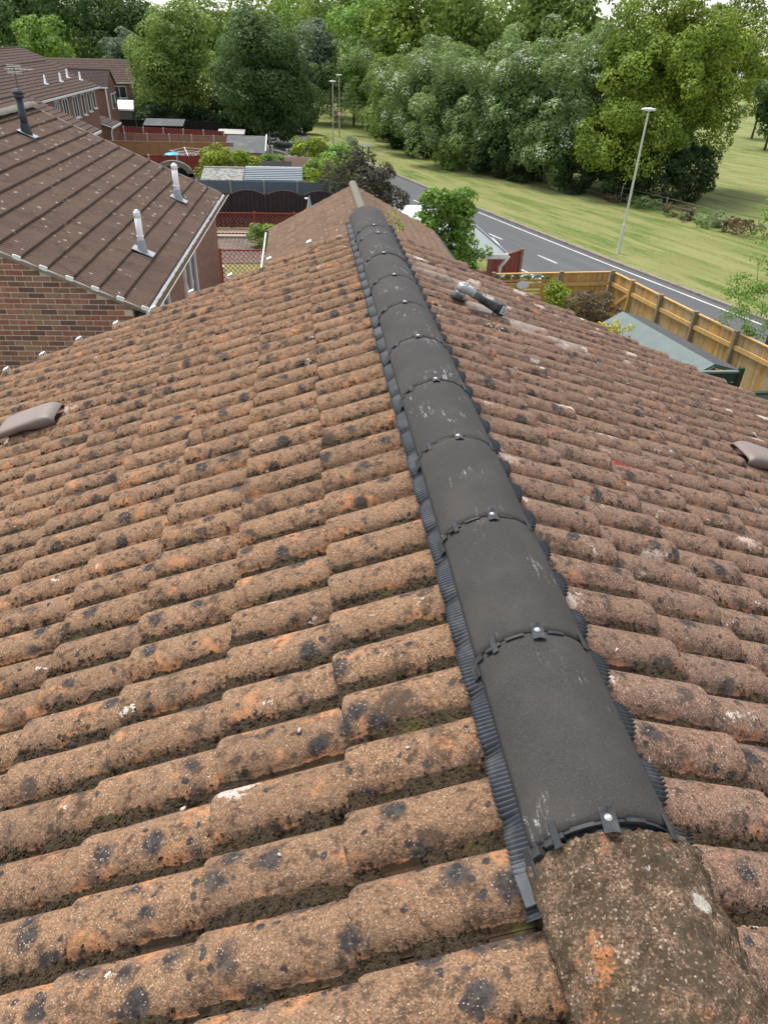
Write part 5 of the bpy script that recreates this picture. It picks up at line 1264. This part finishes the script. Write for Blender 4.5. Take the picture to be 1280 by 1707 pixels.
# plaque and garland on the slat screen
mb = MB(); mb.lathe([(.22, 0), (.22, .015), (.2, .02)], 20, Matrix.Translation((6.95, 22.86, gz(23)+1.45)) @ Matrix.Rotation(pi/2, 4, 'X') @ Matrix.Scale(.62, 4, (0, 1, 0))); tag(mb.build('plaque', M_WHITE), 'white oval plaque on the slatted end of the timber fence', 'plaque')
gl = thing('garland', 'string of leaves with white flowers along the top of the slatted fence', 'garland', (5.95, 22.8, gz(22.8)+1.75))
rng = np.random.default_rng(5); cl = [(np.array([.1+i*.17, .0, .02*sin(i)-.03]), .07, np.array([0, -.3, .6])) for i in range(11)]
obj('leaves', leaf_mesh('leaves', LM['deep'], cl, 420, .06, rng), gl); obj('flower', leaf_mesh('flower', M_WHITE, cl[1::2], 60, .075, rng, aspect=.95), gl)
# green felt shed below the fence
gs = thing('felt_shed', 'shed with pale green felt roof running along the timber fence', 'shed', (8.1, 17.4, 0), radians(8.5)-pi)
M_GREENF = simple('pale green mineral felt', (.155, .19, .18), .85, .35, 4, .2, dirt=.25, dirtcol=(.2, .22, .2)); M_GREYF = simple('grey mineral felt', (.075, .078, .08), .88, .5, 4, .2, dirt=.5, dirtcol=(.085, .08, .06))
M_GREENW = simple('dark green stained wood', (.035, .055, .04), .8, .5, 8, .2)
zr, ze = -5.05, -5.62
def roofp(a, b, c, d_, mat, nm):
    mb = MB(); V = [a, b, c, d_]; V += [(x, y, z-.035) for x, y, z in V]; mb.add(V, [(0, 1, 2, 3), (7, 6, 5, 4), (0, 4, 5, 1), (1, 5, 6, 2), (2, 6, 7, 3), (3, 7, 4, 0)]); return mb.build(nm, mat, gs)
LS = 3.95      # local: +y runs toward the camera, +x toward our house
roofp((0, 0, zr), (0, LS, zr+.12), (.95, LS, ze+.22), (.80, 0, ze+.17), M_GREENF, 'roof_slope'); roofp((0, LS, zr+.12), (0, 0, zr), (-.72, 0, zr-.20), (-.78, LS, zr-.10), M_GREYF, 'roof_slope')
mb = MB(); mb.bar((-.78, LS+.02, zr-.14), (0.0, LS+.02, zr+.07), .03, .10, (0, 1, 0)); mb.bar((0, LS+.02, zr+.07), (.97, LS+.02, ze+.17), .03, .10, (0, 1, 0)); mb.build('bargeboard', M_GREENW, gs)
mb = MB(); mb.add([(-.8, .1, -7.5), (1.1, .1, -7.5), (1.1, .1, ze), (0, .1, zr-.06), (-.8, .1, ze), (-.8, LS-.15, -7.5), (1.1, LS-.15, -7.5), (1.1, LS-.15, ze+.08), (0, LS-.15, zr+.05), (-.8, LS-.15, ze+.08)], [(4, 3, 2, 1, 0), (5, 6, 7, 8, 9), (0, 1, 6, 5), (1, 2, 7, 6), (5, 9, 4, 0)]); mb.build('wall', M_GREENW, gs)
shed('lean_to', 'small grey-roofed store behind the golden shrub', 8.55, 9.15, 17.9, 18.7, -5.75, -5.62, M_GREYF, W_BRN, 'garden sheds')
gp = thing('green_fence', 'low dark green board fence at the near end of the felt shed', 'fence', (7.45, 12.9, gz(12.9)), .0)
for k in range(3): mb = MB(); mb.box((0, -.02, 1.6+k*.22), (1.45, .01, 1.805+k*.22), None, .006); mb.build('board', M_GREENW, gp)
for x in (.02, 1.5): mb = MB(); mb.box((x-.05, -.06, 0), (x+.06, .05, 2.38), None, .01); mb.build('post', M_GREENW, gp)
mb = MB(); mb.bar((.07, -.0, 2.28), (1.44, 0, 2.28), .09, .04); mb.build('cap_rail', simple('pale green cap', (.13, .16, .13), .8), gp)
gp2 = thing('green_fence', 'dark green board panel with pale top edge at the right frame edge', 'fence', (7.95, 11.4, gz(11.4)), .05)
for k in range(6): mb = MB(); mb.box((0, -.02, .95+k*.24), (2.4, .01, 1.18+k*.24), None, .006); mb.build('board', simple('sage board', (.12, .155, .125), .8, .4, 6) if k == 5 else M_GREENW, gp2)
mb = MB(); mb.bar((0, 0, 2.42), (2.4, 0, 2.42), .1, .05); mb.build('cap_rail', M_GREENW, gp2)
# porch with glazed hipped roof
pc = thing('porch', 'white porch with grey hipped roof and white corner post beside the leafy bush', 'porch', (5.4, 24.75, 0))
zp, za = -5.40, -4.75
mb = MB(); mb.add([(-1.6, -.1, zp), (1.35, -.1, zp), (1.35, 2.2, zp), (-1.6, 2.2, zp), (-.6, 1.05, za), (.4, 1.05, za)], [(0, 1, 5, 4), (1, 2, 5), (2, 3, 4, 5), (3, 0, 4), (3, 2, 1, 0)]); mb.build('roof', simple('grey glazing', (.33, .36, .36), .25, .3, 3, .5), pc)
mb = MB()
for a, b in (((1.35, -.1, zp), (.4, 1.05, za)), ((-1.6, -.1, zp), (-.6, 1.05, za)), ((1.35, 2.2, zp), (.4, 1.05, za)), ((-.6, 1.05, za), (.4, 1.05, za))): mb.bar((a[0], a[1], a[2]+.02), (b[0], b[1], b[2]+.02), .06, .05)
mb.build('glazing_bar', M_LEAD, pc)
mb = MB(); mb.box((-1.65, -.17, zp-.2), (1.42, -.08, zp-.02), None, .01); mb.box((1.33, -.08, zp-.2), (1.42, 2.2, zp-.02), None, .01); mb.build('fascia', M_WHITE, pc)
mb = MB(); mb.tube([(1.46, -.12, zp-.1), (1.3, -.1, zp-.35), (1.2, -.05, zp-.5), (1.2, -.05, gz(23))], .06, 8); mb.build('corner_post', M_WHITE, pc)
mb = MB(); mb.tube([(-1.5, -.05, zp-.2), (-1.5, -.05, gz(23))], .06, 8); mb.build('corner_post', M_WHITE, pc)
mb = MB(); mb.box((-1.5, .2, gz(23)-.1), (1.15, 2.1, gz(23)+.9)); mb.build('base_wall', M_BRICKX, pc)
panel_fence('panel_fence', 'short dark red-brown fence panel beside the white porch post', 6.6, 8.3, 26.3, 27.8, 1.5, W_DRED, W_BRN, 1.8)
po = thing('bay_roof', 'pale glass roof corner peeping out left of the leafy bush', 'roof', (2.7, 24.2, 0))
mb = MB(); mb.add([(0, 0, -4.3), (1.5, 0, -4.3), (1.5, 1.2, -4.0), (.5, 1.2, -4.0)], [(0, 1, 2, 3)]); rf = mb.build('roof', simple('pale glass', (.6, .64, .65), .3, .2, 3), po); md = rf.modifiers.new('t', 'SOLIDIFY'); md.thickness = .05
mb = MB(); mb.box((.05, .1, gz(25)), (1.45, 1.1, -4.36)); mb.build('wall', M_BRICKX, po)

# ---------------------------------------------------------------- street furniture
M_LAMP = simple('pale green-grey painted steel', (.52, .54, .44), .5, .3, 6, .4)
def lamp(label, X, Y, h, sign=False):
    t = thing('street_lamp', label, 'street lamp', (X, Y, gz(Y)), 0, 'street lamps')
    mb = MB(); mb.tube([(0, 0, -.2), (0, 0, 1.35), (0, 0, 1.4), (0, 0, h-.15)], [.085, .08, .055, .042], 12); mb.build('column', M_LAMP, t)
    mb = MB(); mb.box((-.05, -.085, .5), (.05, -.07, 1.0), None, .01); mb.build('door', M_LAMP, t)
    mb = MB(); mb.tube([(0, 0, h-.2), (0, 0, h-.05), (-.08, 0, h-.02)], .035, 8); mb.build('spigot', M_LAMP, t)
    mb = loft(MB(), [(-.30, .03, -.03, .02), (-.24, .11, -.05, .05), (-.05, .15, -.06, .075), (.15, .14, -.06, .07), (.28, .08, -.04, .05), (.33, .03, -.02, .03)], 14, 2.4)
    mb.V = [(-y*1.05, x, z+h) for x, y, z in mb.V]; mb.build('lantern', simple('white lantern', (.62, .64, .6), .4), t, True)
    mb = MB(); mb.lathe([(.03, h-.085), (.1, h-.07), (.12, h-.05)], 12, Matrix.Translation((.0, 0, 0))); mb.build('lens', M_WHITE, t)
    if sign:
        mb = MB(); mb.lathe([(.3, -.015), (.3, .015)], 20, Matrix.Translation((0, -.1, 2.35)) @ Matrix.Rotation(pi/2, 4, 'X')); sg = mb.build('sign_plate', M_WHITE, t)
        V, F = [], []
        for k in range(24):
            for r in (.21, .3): a = 2*pi*k/24; V.append((r*cos(a), -.119, 2.35+r*sin(a)))
        F = [(2*k, 2*k+1, (2*k+3) % 48, (2*k+2) % 48) for k in range(24)]; obj('sign_ring', mesh('sign_ring', V, F, simple('sign red', (.55, .04, .04), .5)), sg)
lamp('nearest street lamp, standing in the grass in front of the maple', 15.09, 34.0, 6.2); lamp('left of the two distant street lamps, at the road edge', 2.95, 75.8, 5.75); lamp('farther of the paired lamps, carrying a small round sign', 4.25, 89.0, 6.0, True)
ns = thing('street_sign', 'white street name plate on two black posts in the verge', 'sign', (5.6, 70.0, gz(70)), .25)
for x in (-.28, .28): mb = MB(); mb.box((x-.05, -.05, 0), (x+.05, .05, 1.25)); mb.build('post', M_SOIL, ns)
mb = MB(); mb.box((-.45, -.08, 1.0), (.45, -.055, 1.27)); mb.build('plate', M_WHITE, ns)
# wire fence at the edge of the field
wf = thing('wire_fence', 'thin wire mesh fence along the field edge below the ivy', 'fence', (0, 0, 0)); pts = [(19.6, 52.6), (21.0, 48.6), (22.3, 44.6), (23.4, 40.6), (24.6, 36.6), (26, 32.)]
for i, (x, y) in enumerate(pts):
    mb = MB(); mb.tube([(x, y, gz(y)-.1), (x, y, gz(y)+1.0)], .03, 6); mb.build('post', M_PST, wf)
    if i+1 < len(pts):
        x2, y2 = pts[i+1]
        for z in (.3, .6, .95): mb = MB(); mb.tube([(x, y, gz(y)+z), (x2, y2, gz(y2)+z)], .006, 4); mb.build('wire', M_PST, wf)
